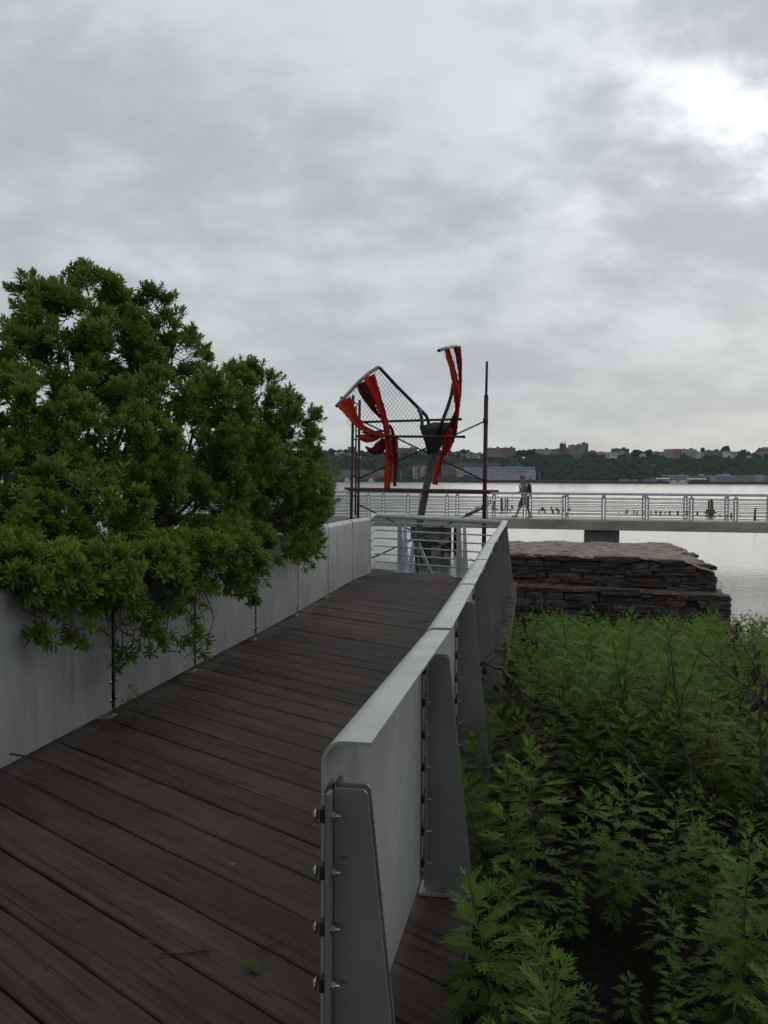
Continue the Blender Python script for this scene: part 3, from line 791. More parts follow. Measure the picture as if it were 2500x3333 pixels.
def strip(pts, m_, dep=0.0, seed=0, folds=3):
    """cloth strip: centre line with half widths (x, y, half width, skew) in the enlargement, folded across"""
    rr = random.Random(seed); mb = MB()
    # resample
    P_ = []
    for i in range(len(pts) - 1):
        x0, y0, w0 = pts[i][:3]; x1, y1, w1 = pts[i + 1][:3]
        n = max(2, int(math.hypot(x1 - x0, y1 - y0) / 14))
        for k in range(n):
            u = k / n; P_.append((x0 + (x1 - x0) * u, y0 + (y1 - y0) * u, w0 + (w1 - w0) * u))
    P_.append(pts[-1][:3])
    for _ in range(2):
        P_ = [P_[0]] + [tuple((P_[i - 1][k] + 2 * P_[i][k] + P_[i + 1][k]) / 4 for k in range(3)) for i in range(1, len(P_) - 1)] + [P_[-1]]
    nc = 13; ph = [rr.uniform(0, 6.3) for _ in range(folds + 2)]; vs = []
    for i, (x, y, w_) in enumerate(P_):
        j = min(i + 1, len(P_) - 1); k = max(i - 1, 0)
        tx, ty = P_[j][0] - P_[k][0], P_[j][1] - P_[k][1]; L_ = math.hypot(tx, ty) or 1
        nx, ny = -ty / L_, tx / L_
        for c in range(nc):
            u = c / (nc - 1) * 2 - 1
            e = rr.uniform(-3, 3) if c in (0, nc - 1) else 0
            fz = .026 * math.sin(u * 3.2 + ph[0] + i * .10) + .020 * math.sin(u * 7.5 + ph[1] - i * .23) + .018 * mnoise.noise((u * 3 + seed, i * .5, 1))
            wz = min(1.0, w_ / 14)
            xx, yy = x + nx * (u * w_ + e), y + ny * (u * w_ + e)
            vs.append(Z1(xx, yy, wing_d(xx) + dep + fz * wz * 1.3 if xx < 960 else SD + dep + fz * wz * 2.0))
    n = len(P_)
    mb.add(vs, [(i * nc + c, i * nc + c + 1, (i + 1) * nc + c + 1, (i + 1) * nc + c) for i in range(n - 1) for c in range(nc - 1)])
    o = part('cloth_strip', mb, m_, sculpt, True, fix=False)
    md = o.modifiers.new('thickness', 'SOLIDIFY'); md.thickness = .006; md.offset = 0
    return o
A_ = -.16
strip([(278, 604, 64), (328, 675, 50), (368, 755, 30), (430, 815, 22), (510, 850, 19), (600, 868, 12)], ora_f, A_, 1)
strip([(412, 465, 38), (455, 555, 44), (505, 650, 24), (542, 705, 12), (590, 752, 6)], mar_f, A_ - .02, 2)
strip([(477, 412, 48), (515, 505, 36), (555, 620, 30), (590, 720, 24), (612, 800, 22), (622, 900, 25), (632, 980, 28)], red_f, A_ - .05, 3)
strip([(632, 960, 27), (634, 1050, 31), (632, 1120, 31), (620, 1210, 26), (616, 1278, 23)], ora_f, A_ - .06, 4)
strip([(620, 860, 20), (628, 960, 22), (640, 1050, 14)], red_f, A_ - .09, 14)
strip([(396, 872, 6), (440, 892, 34), (480, 895, 36), (530, 882, 24), (600, 868, 12)], ora_f, A_ + .02, 5)
strip([(450, 955, 6), (490, 990, 22), (540, 985, 44), (580, 940, 44), (606, 905, 28)], mar_f, A_ + .03, 6)
strip([(420, 850, 6), (480, 850, 9), (540, 846, 10), (605, 832, 9)], red_f, A_ + .04, 7)
strip([(630, 788, 7), (655, 820, 12), (662, 880, 15), (668, 960, 20), (682, 1050, 20), (682, 1130, 15), (676, 1210, 10), (674, 1262, 14)], mar_f, A_ + .02, 8)
strip([(686, 893, 9), (692, 950, 11), (684, 1010, 6)], red_f, A_ + .01, 9)
strip([(252, 580, 6), (285, 575, 5)], red_f, .06, 10)
strip([(1078, 205, 20), (1105, 300, 22), (1132, 400, 23), (1150, 490, 26), (1158, 580, 28), (1158, 650, 17), (1150, 690, 8)], ora_f, -.50, 11)
strip([(1155, 185, 28), (1168, 260, 24), (1176, 340, 17), (1180, 430, 11), (1176, 560, 10), (1165, 640, 14), (1142, 740, 27), (1114, 840, 42), (1090, 920, 40), (1068, 990, 30)], mar_f, -.30, 12)
strip([(1172, 190, 12), (1186, 300, 8), (1186, 420, 8), (1176, 560, 14), (1160, 650, 18)], red_f, -.40, 22)
strip([(1152, 480, 12), (1162, 560, 18), (1160, 640, 18), (1146, 720, 12)], red_f, -.56, 23)
strip([(1108, 820, 12), (1085, 910, 28), (1083, 975, 22), (1055, 1020, 16)], red_f, -.45, 15)
strip([(1050, 985, 16), (1030, 1050, 18), (1012, 1110, 25), (1000, 1155, 25), (985, 1195, 12), (988, 1225, 16), (985, 1250, 23)], ora_f, -.45, 16)
strip([(1010, 1075, 5), (992, 1130, 9), (985, 1175, 7)], red_f, -.47, 17)

# ------------------------------------------------------------------ red pipe scaffold round the sculpture
scaf = thing('pipe_scaffold', (Z1(1365, 1700).x, SD, WATER_Z), 'dark red pipe scaffold with a ladder frame, cross pipes and braces standing around the sculpture', 'scaffold')
def pole(name, x0, y0, x1, y1, r, d0=SD, d1=SD, m_=None, down=False, root=scaf, n=10):
    a, b = Z1(x0, y0, d0), Z1(x1, y1, d1)
    if down: b = b + (b - a).normalized() * ((b.z - (WATER_Z - .4)) / max(1e-3, (a - b).normalized().z))
    m = MB(); m.tube([a, b], r, n); return part(name, m, m_ or rust, root, True)
BK = SD + .5
p_ = pole('standard', 1381, 560, 1363, 1712, .052, down=True)
pole('standard', 1387, 300, 1380, 600, .030)
pole('clamp', 1380, 565, 1380, 590, .046); pole('clamp', 1376, 735, 1376, 775, .062); pole('clamp', 1370, 1200, 1370, 1225, .062)
pole('standard', 355, 560, 340, 1500, .034, SD - .35, SD - .35, down=True)
pole('standard', 405, 596, 392, 1497, .034, SD + .6, SD + .6, down=True)
pole('rail', 378, 640, 372, 1490, .020, SD + .1, SD + .1)
for y0, y1 in ((612, 636), (766, 772), (897, 905), (1035, 1040), (1180, 1186), (1330, 1338)):
    pole('rung', 352 - (y0 - 600) * .016, y0, 403 - (y0 - 600) * .014, y1, .017, SD - .35, SD + .6)
pole('ledger', 400, 768, 1190, 745, .030, SD + .1, SD + .1)
pole('ledger', 380, 877, 1217, 881, .030, SD - .62, SD - .62)
for x0, y0, x1, y1 in ((1180, 745, 1192, 747), (1205, 881, 1219, 882)):
    pole('pipe_end', x0, y0, x1, y1, .036, SD + (.1 if y0 < 800 else -.62), SD + (.1 if y0 < 800 else -.62), dark_m)
m = MB(); m.bar(Z1(288, 1281, SD - .45), Z1(1476, 1301, SD - .45), .12, .06); part('plank', m, rust_b, scaf)
m = MB(); m.bar(Z1(318, 1293, SD - .66), Z1(1410, 1312, SD - .66), .12, .055); part('plank', m, rust, scaf)
pole('brace', 405, 752, 1362, 1217, .019, SD + .3, SD + .06, dark_m)
pole('brace', 398, 1204, 1372, 760, .019, SD + .5, SD + .08, dark_m)
pole('brace', 398, 1405, 1140, 1768, .019, SD + .6, SD + .6, dark_m)
pole('brace', 497, 1817, 1366, 1428, .019, SD + .6, SD + .08, dark_m)
pole('brace', 1255, 1825, 1300, 1845, .019, SD + .6, SD + .6, dark_m)

# ------------------------------------------------------------------ old pilings standing in the river
def piling_mesh(seed, n=9):
    rr = random.Random(seed); m = MB(); pts = []
    rad = []
    for k in range(5):
        pts.append((rr.uniform(-.05, .05) * k / 4, rr.uniform(-.05, .05) * k / 4, -0.45 + 1.45 * k / 4)); rad.append(.5 * rr.uniform(.85, 1.0) * (1 - .07 * k))
    m.tube(pts, rad, n)
    top = len(m.v) - n
    m.v = [v if i < top else (v[0], v[1], v[2] + rr.uniform(-.22, .06)) for i, v in enumerate(m.v)]
    return m
pil_me = [fixn(piling_mesh(i).mesh('piling', piling_m)) for i in range(5)]
pil_br = [fixn(piling_mesh(i + 20).mesh('piling', piling_b)) for i in range(3)]
rr = random.Random(11)
def piling(px, py, w_px, h_px, label, group=None, mes=pil_me, lean=0.0):
    b = PZ(px, py, WATER_Z); s = b.y / FPX
    o = link('piling', rr.choice(mes), None, loc=b, scale=(w_px * s, w_px * s, h_px * s))
    o.rotation_euler = (0, lean, rr.uniform(0, 6))
    return tag(o, label, 'piling', group)
# row running out under the walkway beside the red pole
for k in range(13):
    u = k / 12
    piling(1518 + 78 * u ** 1.05, 1684 - 46 * u + rr.uniform(-.8, .8), 9 - 3.5 * u + rr.uniform(-1, 1), 9 + 5 * u + rr.uniform(-3, 4),
           'dark stub in the slanting row of old pilings left of the tallest pair', 'slanting row of piling stubs behind the red pole')
piling(1608, 1657, 9, 26, 'narrow pointed dark piling just left of the tall pair of pilings'); piling(1603, 1656, 11, 9, 'broad low stump at the foot of the pointed piling')
for x, w_, h_, lb in ((1633, 11, 34, 'left one of the tall flat-topped pair of dark pilings'), (1645, 6, 34, 'middle one of the tall flat-topped group of dark pilings, the slimmest'), (1652, 7, 34, 'right one of the tall flat-topped group of dark pilings')):
    piling(x, 1656, w_, h_, lb)
piling(1668, 1655, 8, 12, 'short leaning dark piling between the tall pair and the walking person', None, pil_me, .5)
G = 'low piling stubs in a line across the river'
LB = 'low dark piling stub in the broken line across the river'
for x, y, w_, h_ in ((1617, 1660, 6, 5), (1636, 1662, 10, 5), (1661, 1663, 6, 6), (1628, 1672, 5, 3), (1755, 1667, 6, 8), (1766, 1661, 15, 7), (1774, 1667, 6, 9), (1795, 1658, 7, 7), (1800, 1668, 9, 10), (1812, 1660, 9, 6), (1818, 1668, 9, 10),
                     (1834, 1663, 5, 8), (1853, 1661, 9, 6), (1845, 1676, 8, 4), (2014, 1671, 4, 3), (2037, 1669, 6, 7), (2043, 1668, 6, 9), (2064, 1670, 5, 9), (2074, 1671, 6, 7), (2095, 1672, 4, 6), (2119, 1672, 5, 8), (2135, 1671, 7, 9), (2150, 1673, 8, 9), (2165, 1671, 5, 5), (2180, 1674, 8, 9),
                     (2206, 1674, 9, 9), (2233, 1674, 6, 8), (2238, 1673, 5, 9), (2270, 1675, 8, 9), (2344, 1681, 4, 8), (2365, 1682, 4, 6), (2380, 1684, 8, 13), (2468, 1697, 6, 6)):
    piling(x, y, w_, h_ * 1.15, LB, G)
# big cluster with a spreading foot, and a lone post at the right
o = thing('piling_cluster', PZ(2312, 1677, WATER_Z), 'tallest dark piling cluster with a wide spreading foot at the right of the river', 'piling')
b = o.location; s = b.y / FPX
for dx, w_, h_ in ((-5, 9, 49), (3, 10, 50), (7, 8, 46)):
    link('post', pil_me[(w_ + h_) % 5], o, loc=(dx * s, 0, 0), scale=(w_ * s, w_ * s, h_ * s))
m = MB(); m.box((0, 0, 4 * s + 4 * s), (34 * s, 20 * s, 6 * s)); m.box((0, 0, 14 * s), (24 * s, 16 * s, 7 * s)); link('crossbeam', m.mesh('crossbeam', piling_m), o)
for dx in (-13, 0, 10): link('stub', pil_me[2], o, loc=(dx * s, 0, 0), scale=(5 * s, 5 * s, 7 * s))
piling(2457, 1699, 10, 45, 'lone slender dark piling standing at the far right edge'); 
for x, w_, h_, lb in ((1442, 24, 70, 'broad brown timber piling beside the left concrete pier'), (1464, 15, 64, 'pointed slim brown piling between two broad ones by the pier'), (1484, 22, 76, 'brown timber piling right of the others by the pier'), (1455, 12, 55, 'short weathered brown piling in front of the group by the pier')):
    piling(x, 1789 if w_ > 14 else 1786, w_, h_, lb, None, pil_br)
for x, y, lb in ((1068, 1700, 'dark piling seen through the walkway railing by the shrub'), (1087, 1704, 'dark piling just right of another, seen through the railing by the shrub')):
    piling(x, y, 9, 48, lb)

# ------------------------------------------------------------------ person walking on the walkway
PB = min((WA + wa * (k * .02) + wn * 1.6 for k in range(600)), key=lambda q: abs(1250 + q.x / q.y * FPX - 1708)); PB.z = .02
person = thing('person', PB, 'person striding left on the walkway in grey top, dark shorts and rust-red cap', 'person')
face = -wa                                      # walking to the left
rotz = math.atan2(face.y, face.x)
person.rotation_euler = (0, 0, rotz)
skin_m = mat('skin', (0.30, 0.14, 0.09), (0.38, 0.19, 0.13), scale=10, rough=0.6)
top_m = mat('grey_top', (0.13, 0.13, 0.125), (0.20, 0.20, 0.19), scale=9, rough=0.9)
shorts_m = mat('dark_check_shorts', (0.03, 0.03, 0.035), (0.11, 0.10, 0.10), scale=22, rough=0.9, lo=.45, hi=.55)
pack_m = mat('dark_backpack', (0.02, 0.02, 0.022), (0.05, 0.05, 0.055), scale=9, rough=0.8)
cap_m = mat('rust_cap', (0.20, 0.045, 0.03), (0.28, 0.07, 0.045), scale=9, rough=0.8)
shoe_m = mat('pale_shoes', (0.35, 0.35, 0.35), (0.5, 0.5, 0.5), scale=9, rough=0.7)
redbag_m = mat('red_pouch', (0.3, 0.02, 0.02), (0.4, 0.03, 0.03), rough=0.7)
def skinned(name, chains, m_, parent, sub=2):
    """chains: lists of (x, y, z, radius); chains that start at an existing point join there"""
    bm = bmesh.new(); lay_ = bm.verts.layers.skin.new() if not bm.verts.layers.skin else bm.verts.layers.skin.verify()
    seen = {}
    for ch in chains:
        prev = None
        for x, y, z, r in ch:
            k = (round(x, 3), round(y, 3), round(z, 3))
            if k not in seen:
                v = bm.verts.new((x, y, z)); seen[k] = v
                v[lay_].radius = (r, r) if not isinstance(r, tuple) else r
            v = seen[k]
            if prev is not None and prev is not v: bm.edges.new((prev, v))
            prev = v
    bm.verts.ensure_lookup_table(); bm.verts[0][lay_].use_root = True
    me = bpy.data.meshes.new(name); bm.to_mesh(me); bm.free(); me.materials.append(m_)
    o = link(name, me, parent)
    o.modifiers.new('skin', 'SKIN').use_smooth_shade = True
    md = o.modifiers.new('sub', 'SUBSURF'); md.levels = md.render_levels = sub
    return o
pel = (0, 0, .93, .135)
neck = (.06, 0, 1.50, .055)
def hand(x, y, z, s):
    w0 = (x, y, z, .026); out = [[w0, (x + .04, y, z - .03, .03)]]
    pm = (x + .04, y, z - .03, .03)
    for k, (dy, ln) in enumerate(((-.027, .060), (-.009, .075), (.009, .070), (.027, .052))):
        out.append([pm, (x + .075, y + dy, z - .055, .009), (x + .075 + ln * .5, y + dy, z - .075, .0085), (x + .07 + ln * .8, y + dy, z - .11, .007)])
    out.append([pm, (x + .055, y - s * .045, z - .03, .010), (x + .085, y - s * .05, z - .05, .008)])
    return out
fl, bl = (.34, .10, .10, .042), (-.27, -.10, .11, .042)          # ankles: front, back
la, ra = (.36, .19, 1.06), (.05, -.24, .90)
chains = [[pel, (.02, 0, 1.15, .125), (.05, 0, 1.36, .150), neck, (.095, 0, 1.585, .07), (.11, 0, 1.66, .098), (.105, 0, 1.715, .075)],
          [(.11, 0, 1.66, .098), (.205, 0, 1.645, .02)],
          [pel, (.03, .09, .86, .095), (.18, .10, .50, .062), fl, (.46, .10, .10, .030)],
          [pel, (-.03, -.09, .86, .095), (-.10, -.10, .49, .062), bl, (-.17, -.10, .03, .030)],
          [(.05, 0, 1.36, .150), (.05, .19, 1.40, .055), (.08, .23, 1.14, .042), (*la, .026)],
          [(.05, 0, 1.36, .150), (.05, -.19, 1.40, .055), (-.04, -.25, 1.14, .042), (*ra, .026)]] + hand(*la, 1) + hand(*ra, -1)
skinned('body', chains, skin_m, person)
skinned('shirt', [[(.0, 0, .86, .165), (.02, 0, 1.15, .155), (.05, 0, 1.36, .17), (.062, 0, 1.46, .08)],
                  [(.05, 0, 1.36, .17), (.05, .20, 1.39, .08), (.08, .24, 1.14, .062), (.30, .195, 1.07, .042)],
                  [(.05, 0, 1.36, .17), (.05, -.20, 1.39, .08), (-.04, -.26, 1.14, .062), (.02, -.245, .96, .044)]], top_m, person)
skinned('shorts', [[(0, 0, .95, .15), (.04, .09, .82, .13), (.16, .10, .56, .105), (.19, .10, .47, .10)],
                   [(0, 0, .95, .15), (-.04, -.09, .82, .13), (-.10, -.10, .56, .105), (-.12, -.10, .46, .10)]], shorts_m, person)
m = MB()
for k in range(1): pass
bm = bmesh.new(); bmesh.ops.create_cube(bm, size=1)
for v in bm.verts: v.co = Vector((v.co.x * .17, v.co.y * .30, v.co.z * .46))
bmesh.ops.bevel(bm, geom=bm.edges[:], offset=.05, segments=3, affect='EDGES')
me = bpy.data.meshes.new('backpack'); bm.to_mesh(me); bm.free(); me.materials.append(pack_m)
bp_ = link('backpack', me, person, loc=(-.19, 0, 1.25)); bp_.rotation_euler = (0, R(6), 0)
for s in (-1, 1):
    m = MB(); m.tube([(-.12, s * .10, 1.44), (.03, s * .11, 1.54), (.19, s * .115, 1.42), (.19, s * .13, 1.22), (-.08, s * .18, 1.08)], .022, 6); link('strap', m.mesh('strap', pack_m, True), bp_, loc=(.19, 0, -1.25))
bm = bmesh.new(); bmesh.ops.create_uvsphere(bm, u_segments=16, v_segments=10, radius=1)
for v in bm.verts: v.co = Vector((v.co.x * .118, v.co.y * .098, max(v.co.z, -.35) * .105))
me = bpy.data.meshes.new('cap'); bm.to_mesh(me); bm.free(); me.materials.append(cap_m); link('cap', me, person, loc=(.095, 0, 1.70))
for (ax, ay, az), rot in (((.40, .10, .075), -.32), ((-.22, -.10, .07), .42)):
    bm = bmesh.new(); bmesh.ops.create_uvsphere(bm, u_segments=14, v_segments=8, radius=1)
    for v in bm.verts: v.co = Vector((v.co.x * (.15 if v.co.x > 0 else .14), v.co.y * .05, max(v.co.z, -.5) * (.055 if v.co.x > .3 else .085)))
    me = bpy.data.meshes.new('shoe'); bm.to_mesh(me); bm.free(); me.materials.append(shoe_m); so = link('shoe', me, person, loc=(ax, ay, az)); so.rotation_euler = (0, rot, 0)
skinned('sock', [[(.285, .10, .23, .052), (.34, .10, .10, .056)], ], shoe_m, person, 1)
skinned('sock', [[(-.215, -.10, .23, .052), (-.27, -.10, .11, .056)]], shoe_m, person, 1)
bm = bmesh.new(); bmesh.ops.create_cube(bm, size=1)
for v in bm.verts: v.co = Vector((v.co.x * .15, v.co.y * .06, v.co.z * .18))
bmesh.ops.bevel(bm, geom=bm.edges[:], offset=.02, segments=2, affect='EDGES')
me = bpy.data.meshes.new('pouch'); bm.to_mesh(me); bm.free(); me.materials.append(redbag_m); link('pouch', me, person, loc=(-.12, .17, .86))

# ------------------------------------------------------------------ far shore
def shore_d(px): return 1310 - (px - 1000) * 0.03           # distance of the waterline along a column
def far_pt(px, py, extra=0.0):
    return P(px, py, shore_d(px) + extra)
# land: quay, road strip, wooded slope, plateau
cols = list(range(-700, 3400, 40)); v = []; prof_n = 8
for px in cols:
    d0 = shore_d(px)
    wob = 6 * mnoise.noise((px * .006, 1.0, 0)) + 3 * mnoise.noise((px * .021, 2.0, 0))
    x = lambda d: (px - 1250) / FPX * d
    for dd, z in ((0, WATER_Z - 2), (0.5, .4), (34, 1.2), (60, 4), (112, 27 + wob * .6), (140, 34 + wob * .6), (240, 37 + wob * .5), (700, 38)):
        v.append((x(d0 + dd), d0 + dd, z))
n = prof_n
m = MB(); m.add(v, [(i * n + k, (i + 1) * n + k, (i + 1) * n + k + 1, i * n + k + 1) for i in range(len(cols) - 1) for k in range(n - 1)])
tag(link('far_hillside', fixn(m.mesh('far_hillside', hill_m, True))), 'long dark wooded ridge on the far river bank', kind='structure')
quay_m = mat('quay_stone', (0.030, 0.030, 0.030), (0.075, 0.072, 0.068), scale=.25, rough=.95)
m = MB()
for i in range(len(cols) - 1):
    a, b = cols[i], cols[i + 1]
    pa, pb = [Vector(((q - 1250) / FPX * (shore_d(q) - 1.0), shore_d(q) - 1.0, 0)) for q in (a, b)]
    m.prism([pa + Vector((0, 0, WATER_Z - 1)), pb + Vector((0, 0, WATER_Z - 1)), pb + Vector((0, 0, 1.5)), pa + Vector((0, 0, 1.5))], Vector((0, 0, 0)), Vector((0, 3, 0)))
tag(link('sea_wall', m.mesh('sea_wall', quay_m)), 'low dark stone quay along the far waterline', 'sea wall')
# tree crowns: one mass of lumpy crowns built from leaf clumps
bm = bmesh.new(); bmesh.ops.create_icosphere(bm, subdivisions=2, radius=1); bm.verts.ensure_lookup_table()
ICO_V = np.array([v.co[:] for v in bm.verts]); ICO_F = np.array([[v.index for v in f.verts] for f in bm.faces]); bm.free()
def crown_np(c, r, rg, lump=.42):
    d = ICO_V
    k = rg.normal(size=(9, 3)); k /= np.linalg.norm(k, axis=1)[:, None]
    amp = np.clip((d @ k.T - .55) / .45, 0, 1).max(1)
    rad = .72 + lump * amp ** .8 + rg.uniform(-.10, .10, len(d))
    return d * rad[:, None] * np.array(r) + np.array(c)
VV, FF, TT, off = [], [], [], 0
rg = np.random.default_rng(5)
def hill_height(px, t):
    wob = 6 * mnoise.noise((px * .006, 1.0, 0)) + 3 * mnoise.noise((px * .021, 2.0, 0))
    ks = [(34, 1.2), (60, 4), (112, 27 + wob * .6), (140, 34 + wob * .6), (240, 37 + wob * .5)]
    for (a, za), (b, zb) in zip(ks, ks[1:]):
        if t <= b: return za + (zb - za) * (t - a) / (b - a)
    return 37 + wob * .5
cnt = 0
for row, t in enumerate(list(np.linspace(54, 136, 15)) + [149.0, 157.0, 205.0, 215.0, 228.0, 242.0]):
    px = -560 + rg.uniform(0, 10)
    while px < 3150:
        d0 = shore_d(px) + t + rg.uniform(-5, 5)
        x = (px - 1250) / FPX * d0
        r = rg.uniform(2.4, 5.6) * (0.8 if row < 2 else 1.0 if row < 13 else .75)
        if row >= 15:
            r = rg.uniform(2.6, 5.2); hv = rg.uniform(3, 8) if row > 16 else rg.uniform(0, 4)
            if mnoise.noise((px * (.011 if row > 16 else .022), row * 3.3, 4)) < (-.25 if row > 16 else .06): px += 9; continue
        else: hv = 0
        z = hill_height(px, t) + r * .4 + hv
        vv = crown_np((x, d0, z), (r * rg.uniform(.95, 1.3), r, r * rg.uniform(.8, 1.1)), rg)
        VV.append(vv); FF.append(ICO_F + off); off += len(vv); TT.append(np.full(len(vv), max(0, rg.normal(.12, .28))))
        px += (r * 1.30) / d0 * FPX * rg.uniform(.8, 1.25) * (1.0 if 900 < px < 2650 else 1.8); cnt += 1
me = np_mesh('wooded_hillside', np.concatenate(VV), np.concatenate(FF), wood_far, np.concatenate(TT))
tag(link('wooded_hillside', me), 'dense dark green woodland covering the far slope', kind='stuff')

# air: an even thin haze over the river and the far bank
m = MB(); m.box((0, 985, 68), (3200, 2190, 146))
hz_me = m.mesh('haze', None); hm = bpy.data.materials.new('haze_air'); hm.use_nodes = True; hm.node_tree.nodes.clear()
ho = hm.node_tree.nodes.new('ShaderNodeOutputMaterial'); hv_ = hm.node_tree.nodes.new('ShaderNodeVolumePrincipled')
hv_.inputs['Color'].default_value = (0.90, 0.94, 0.98, 1); hv_.inputs['Density'].default_value = 0.00005
hm.node_tree.links.new(hv_.outputs[0], ho.inputs['Volume']); hz_me.materials.append(hm)
tag(link('haze', hz_me), 'thin even haze over the river and far bank', kind='stuff')

# buildings ---------------------------------------------------------
win_dark = mat('far_window', (0.02, 0.024, 0.03), (0.045, 0.05, 0.06), rough=.25)
roof_dk = mat('far_roof', (0.05, 0.045, 0.045), (0.09, 0.08, 0.08), rough=.9)
BM = {}
def wallm(c):
    if c not in BM:
        BM[c] = mat('far_wall', tuple(q * .85 for q in c), c, scale=.35, rough=.9, bump=.0)
    return BM[c]
ub = MB(); ub.box((0, 0, 0), (1, 1, 1)); unit_win = ub.mesh('window', win_dark)
def building(name, label, px0, px1, yt, yb, col, extra=150, rows=0, colsn=0, roof='flat', depth=14, win=(.5, .5), roofc=None, cat='building', ridge=.35, sill=.12, group=None):
    pm = (px0 + px1) / 2; d = shore_d(pm) + extra
    a, b = P(px0, yt, d), P(px1, yb, d)
    w_, h = b.x - a.x, a.z - b.z
    c = Vector(((a.x + b.x) / 2, d, b.z))
    o = thing(name, c, label, cat, group)
    m = MB(); m.box((0, depth / 2, h / 2 - 3), (w_, depth, h + 6)); link('wall', m.mesh('wall', wallm(col)), o)
    rm = wallm(roofc) if roofc else roof_dk
    if roof == 'flat':
        m = MB(); m.box((0, depth / 2, h + .25), (w_ + .5, depth + .5, .5)); link('roof', m.mesh('roof', rm), o)
        if w_ > 16:
            m = MB(); m.box((w_ * .22, depth / 2, h + 1.6), (w_ * .16, depth * .5, 2.2)); link('roof_hut', m.mesh('roof_hut', wallm(tuple(q * .7 for q in col))), o)
            m = MB(); m.box((-w_ * .25, depth / 2, h + 1.1), (w_ * .08, depth * .4, 1.2)); link('roof_hut', m.mesh('roof_hut', wallm(tuple(q * .6 for q in col))), o)
    elif roof == 'gable':                                  # gable end towards the river
        r = w_ * ridge; m = MB()
        m.prism([Vector((-w_ / 2 - .3, -.3, h)), Vector((w_ / 2 + .3, -.3, h)), Vector((0, -.3, h + r))], Vector((0, 0, 0)), Vector((0, depth + .6, 0)))
        link('roof', fixn(m.mesh('roof', rm)), o)
        m = MB(); m.prism([Vector((-w_ / 2, -.35, h)), Vector((w_ / 2, -.35, h)), Vector((0, -.35, h + r * .9))], Vector((0, 0, 0)), Vector((0, .03, 0)))
        link('gable', fixn(m.mesh('gable', wallm(col))), o)
    elif roof == 'side':                                   # long ridge parallel to the river
        r = min(5, h * .5); m = MB()
        m.prism([Vector((-w_ / 2 - .3, -.4, h)), Vector((-w_ / 2 - .3, depth + .4, h)), Vector((-w_ / 2 - .3, depth / 2, h + r))], Vector((0, 0, 0)), Vector((w_ + .6, 0, 0)))
        link('roof', fixn(m.mesh('roof', rm)), o)
        m = MB(); m.box((w_ * .2, depth * .4, h + r * .8), (.9, .9, 2.2)); link('chimney', m.mesh('chimney', wallm((.16, .08, .06))), o)
    cw, ch = w_ / max(colsn, 1), h * (1 - sill) / max(rows, 1)
    for i in range(rows):
        for k in range(colsn):
            link('window', unit_win, o, loc=(-w_ / 2 + cw * (k + .5), -.02, h * sill * .5 + ch * (i + .5)), scale=(cw * win[0], .16, ch * win[1]))
    return o
BG, TAN, WHT, RED, BRN, PNK, GRY = (.50, .44, .36), (.50, .38, .30), (.74, .73, .70), (.34, .11, .09), (.26, .175, .15), (.56, .37, .34), (.32, .33, .34)
# skyline, left to right
building('house', 'small white gabled house among trees at the left end of the ridge', 1008, 1026, 1487, 1493, WHT, 150, 1, 2, 'gable')
building('house', 'grey row of houses left of the white gabled pair on the ridge', 1032, 1064, 1473, 1490, GRY, 165, 2, 5, 'side')
building('house', 'white steep-gabled house at the left of the ridge beside a pinkish roof', 1088, 1100, 1476, 1486, WHT, 150, 1, 2, 'gable', ridge=.6)
building('house', 'pinkish house with a pale gable left of the grey tower block', 1102, 1122, 1474, 1485, PNK, 150, 1, 3, 'gable', ridge=.4)
building('house', 'low pale house under the grey tower block behind the ladder frame', 1126, 1142, 1478, 1486, WHT, 150, 1, 2, 'side')
building('apartment_block', 'grey tower block alone on the ridge behind the ladder frame', 1132, 1157, 1455, 1482, (.16, .18, .21), 200, 5, 5, 'flat', 18)
building('apartment_block', 'wide brownish block on the ridge seen through the left wire wing', 1296, 1358, 1459, 1484, BRN, 200, 4, 10, 'flat')
building('house', 'pale house under the wide brownish block behind the wire wing', 1368, 1392, 1470, 1486, BG, 160, 2, 3, 'side')
building('house', 'small tan house on the ridge just right of the sculpture mast', 1460, 1490, 1476, 1488, TAN, 160, 2, 4, 'flat')
building('house', 'pair of tan houses on the ridge between mast and red pole', 1502, 1530, 1472, 1486, BG, 160, 2, 4, 'side')
building('house', 'low tan house next to the red pole on the ridge', 1536, 1574, 1476, 1489, TAN, 160, 2, 5, 'flat')
building('house', 'tiny white house on the slope below the ridge left of the red pole', 1552, 1564, 1488, 1493, WHT, 130, 1, 2, 'gable')
building('apartment_block', 'long beige apartment block on the ridge right of the red pole', 1586, 1636, 1459, 1475, (.30, .235, .20), 190, 3, 10, 'flat')
building('apartment_block', 'brown end block joined to the long beige apartment block', 1637, 1678, 1458, 1475, BRN, 192, 3, 8, 'flat')
building('apartment_block', 'blank beige block with few windows left of the church tower', 1748, 1794, 1463, 1487, (.38, .34, .28), 165, 1, 4, 'flat', win=(.2, .12))
building('apartment_block', 'narrow beige block with a stair tower between blank block and church', 1794, 1813, 1463, 1487, (.30, .27, .22), 168, 4, 3, 'flat')
ch = building('church', 'brown brick church with a square tower and twin pinnacles on the ridge', 1812, 1858, 1461, 1490, BRN, 170, 2, 7, 'flat', win=(.3, .5), cat='church')
s = ch.location.y / FPX
m = MB(); m.box(((1832.5 - 1835) * s, 2, 22 * s), (18.5 * s, 7, 46 * s)); tw = link('tower', m.mesh('tower', wallm((.15, .085, .085))), ch)
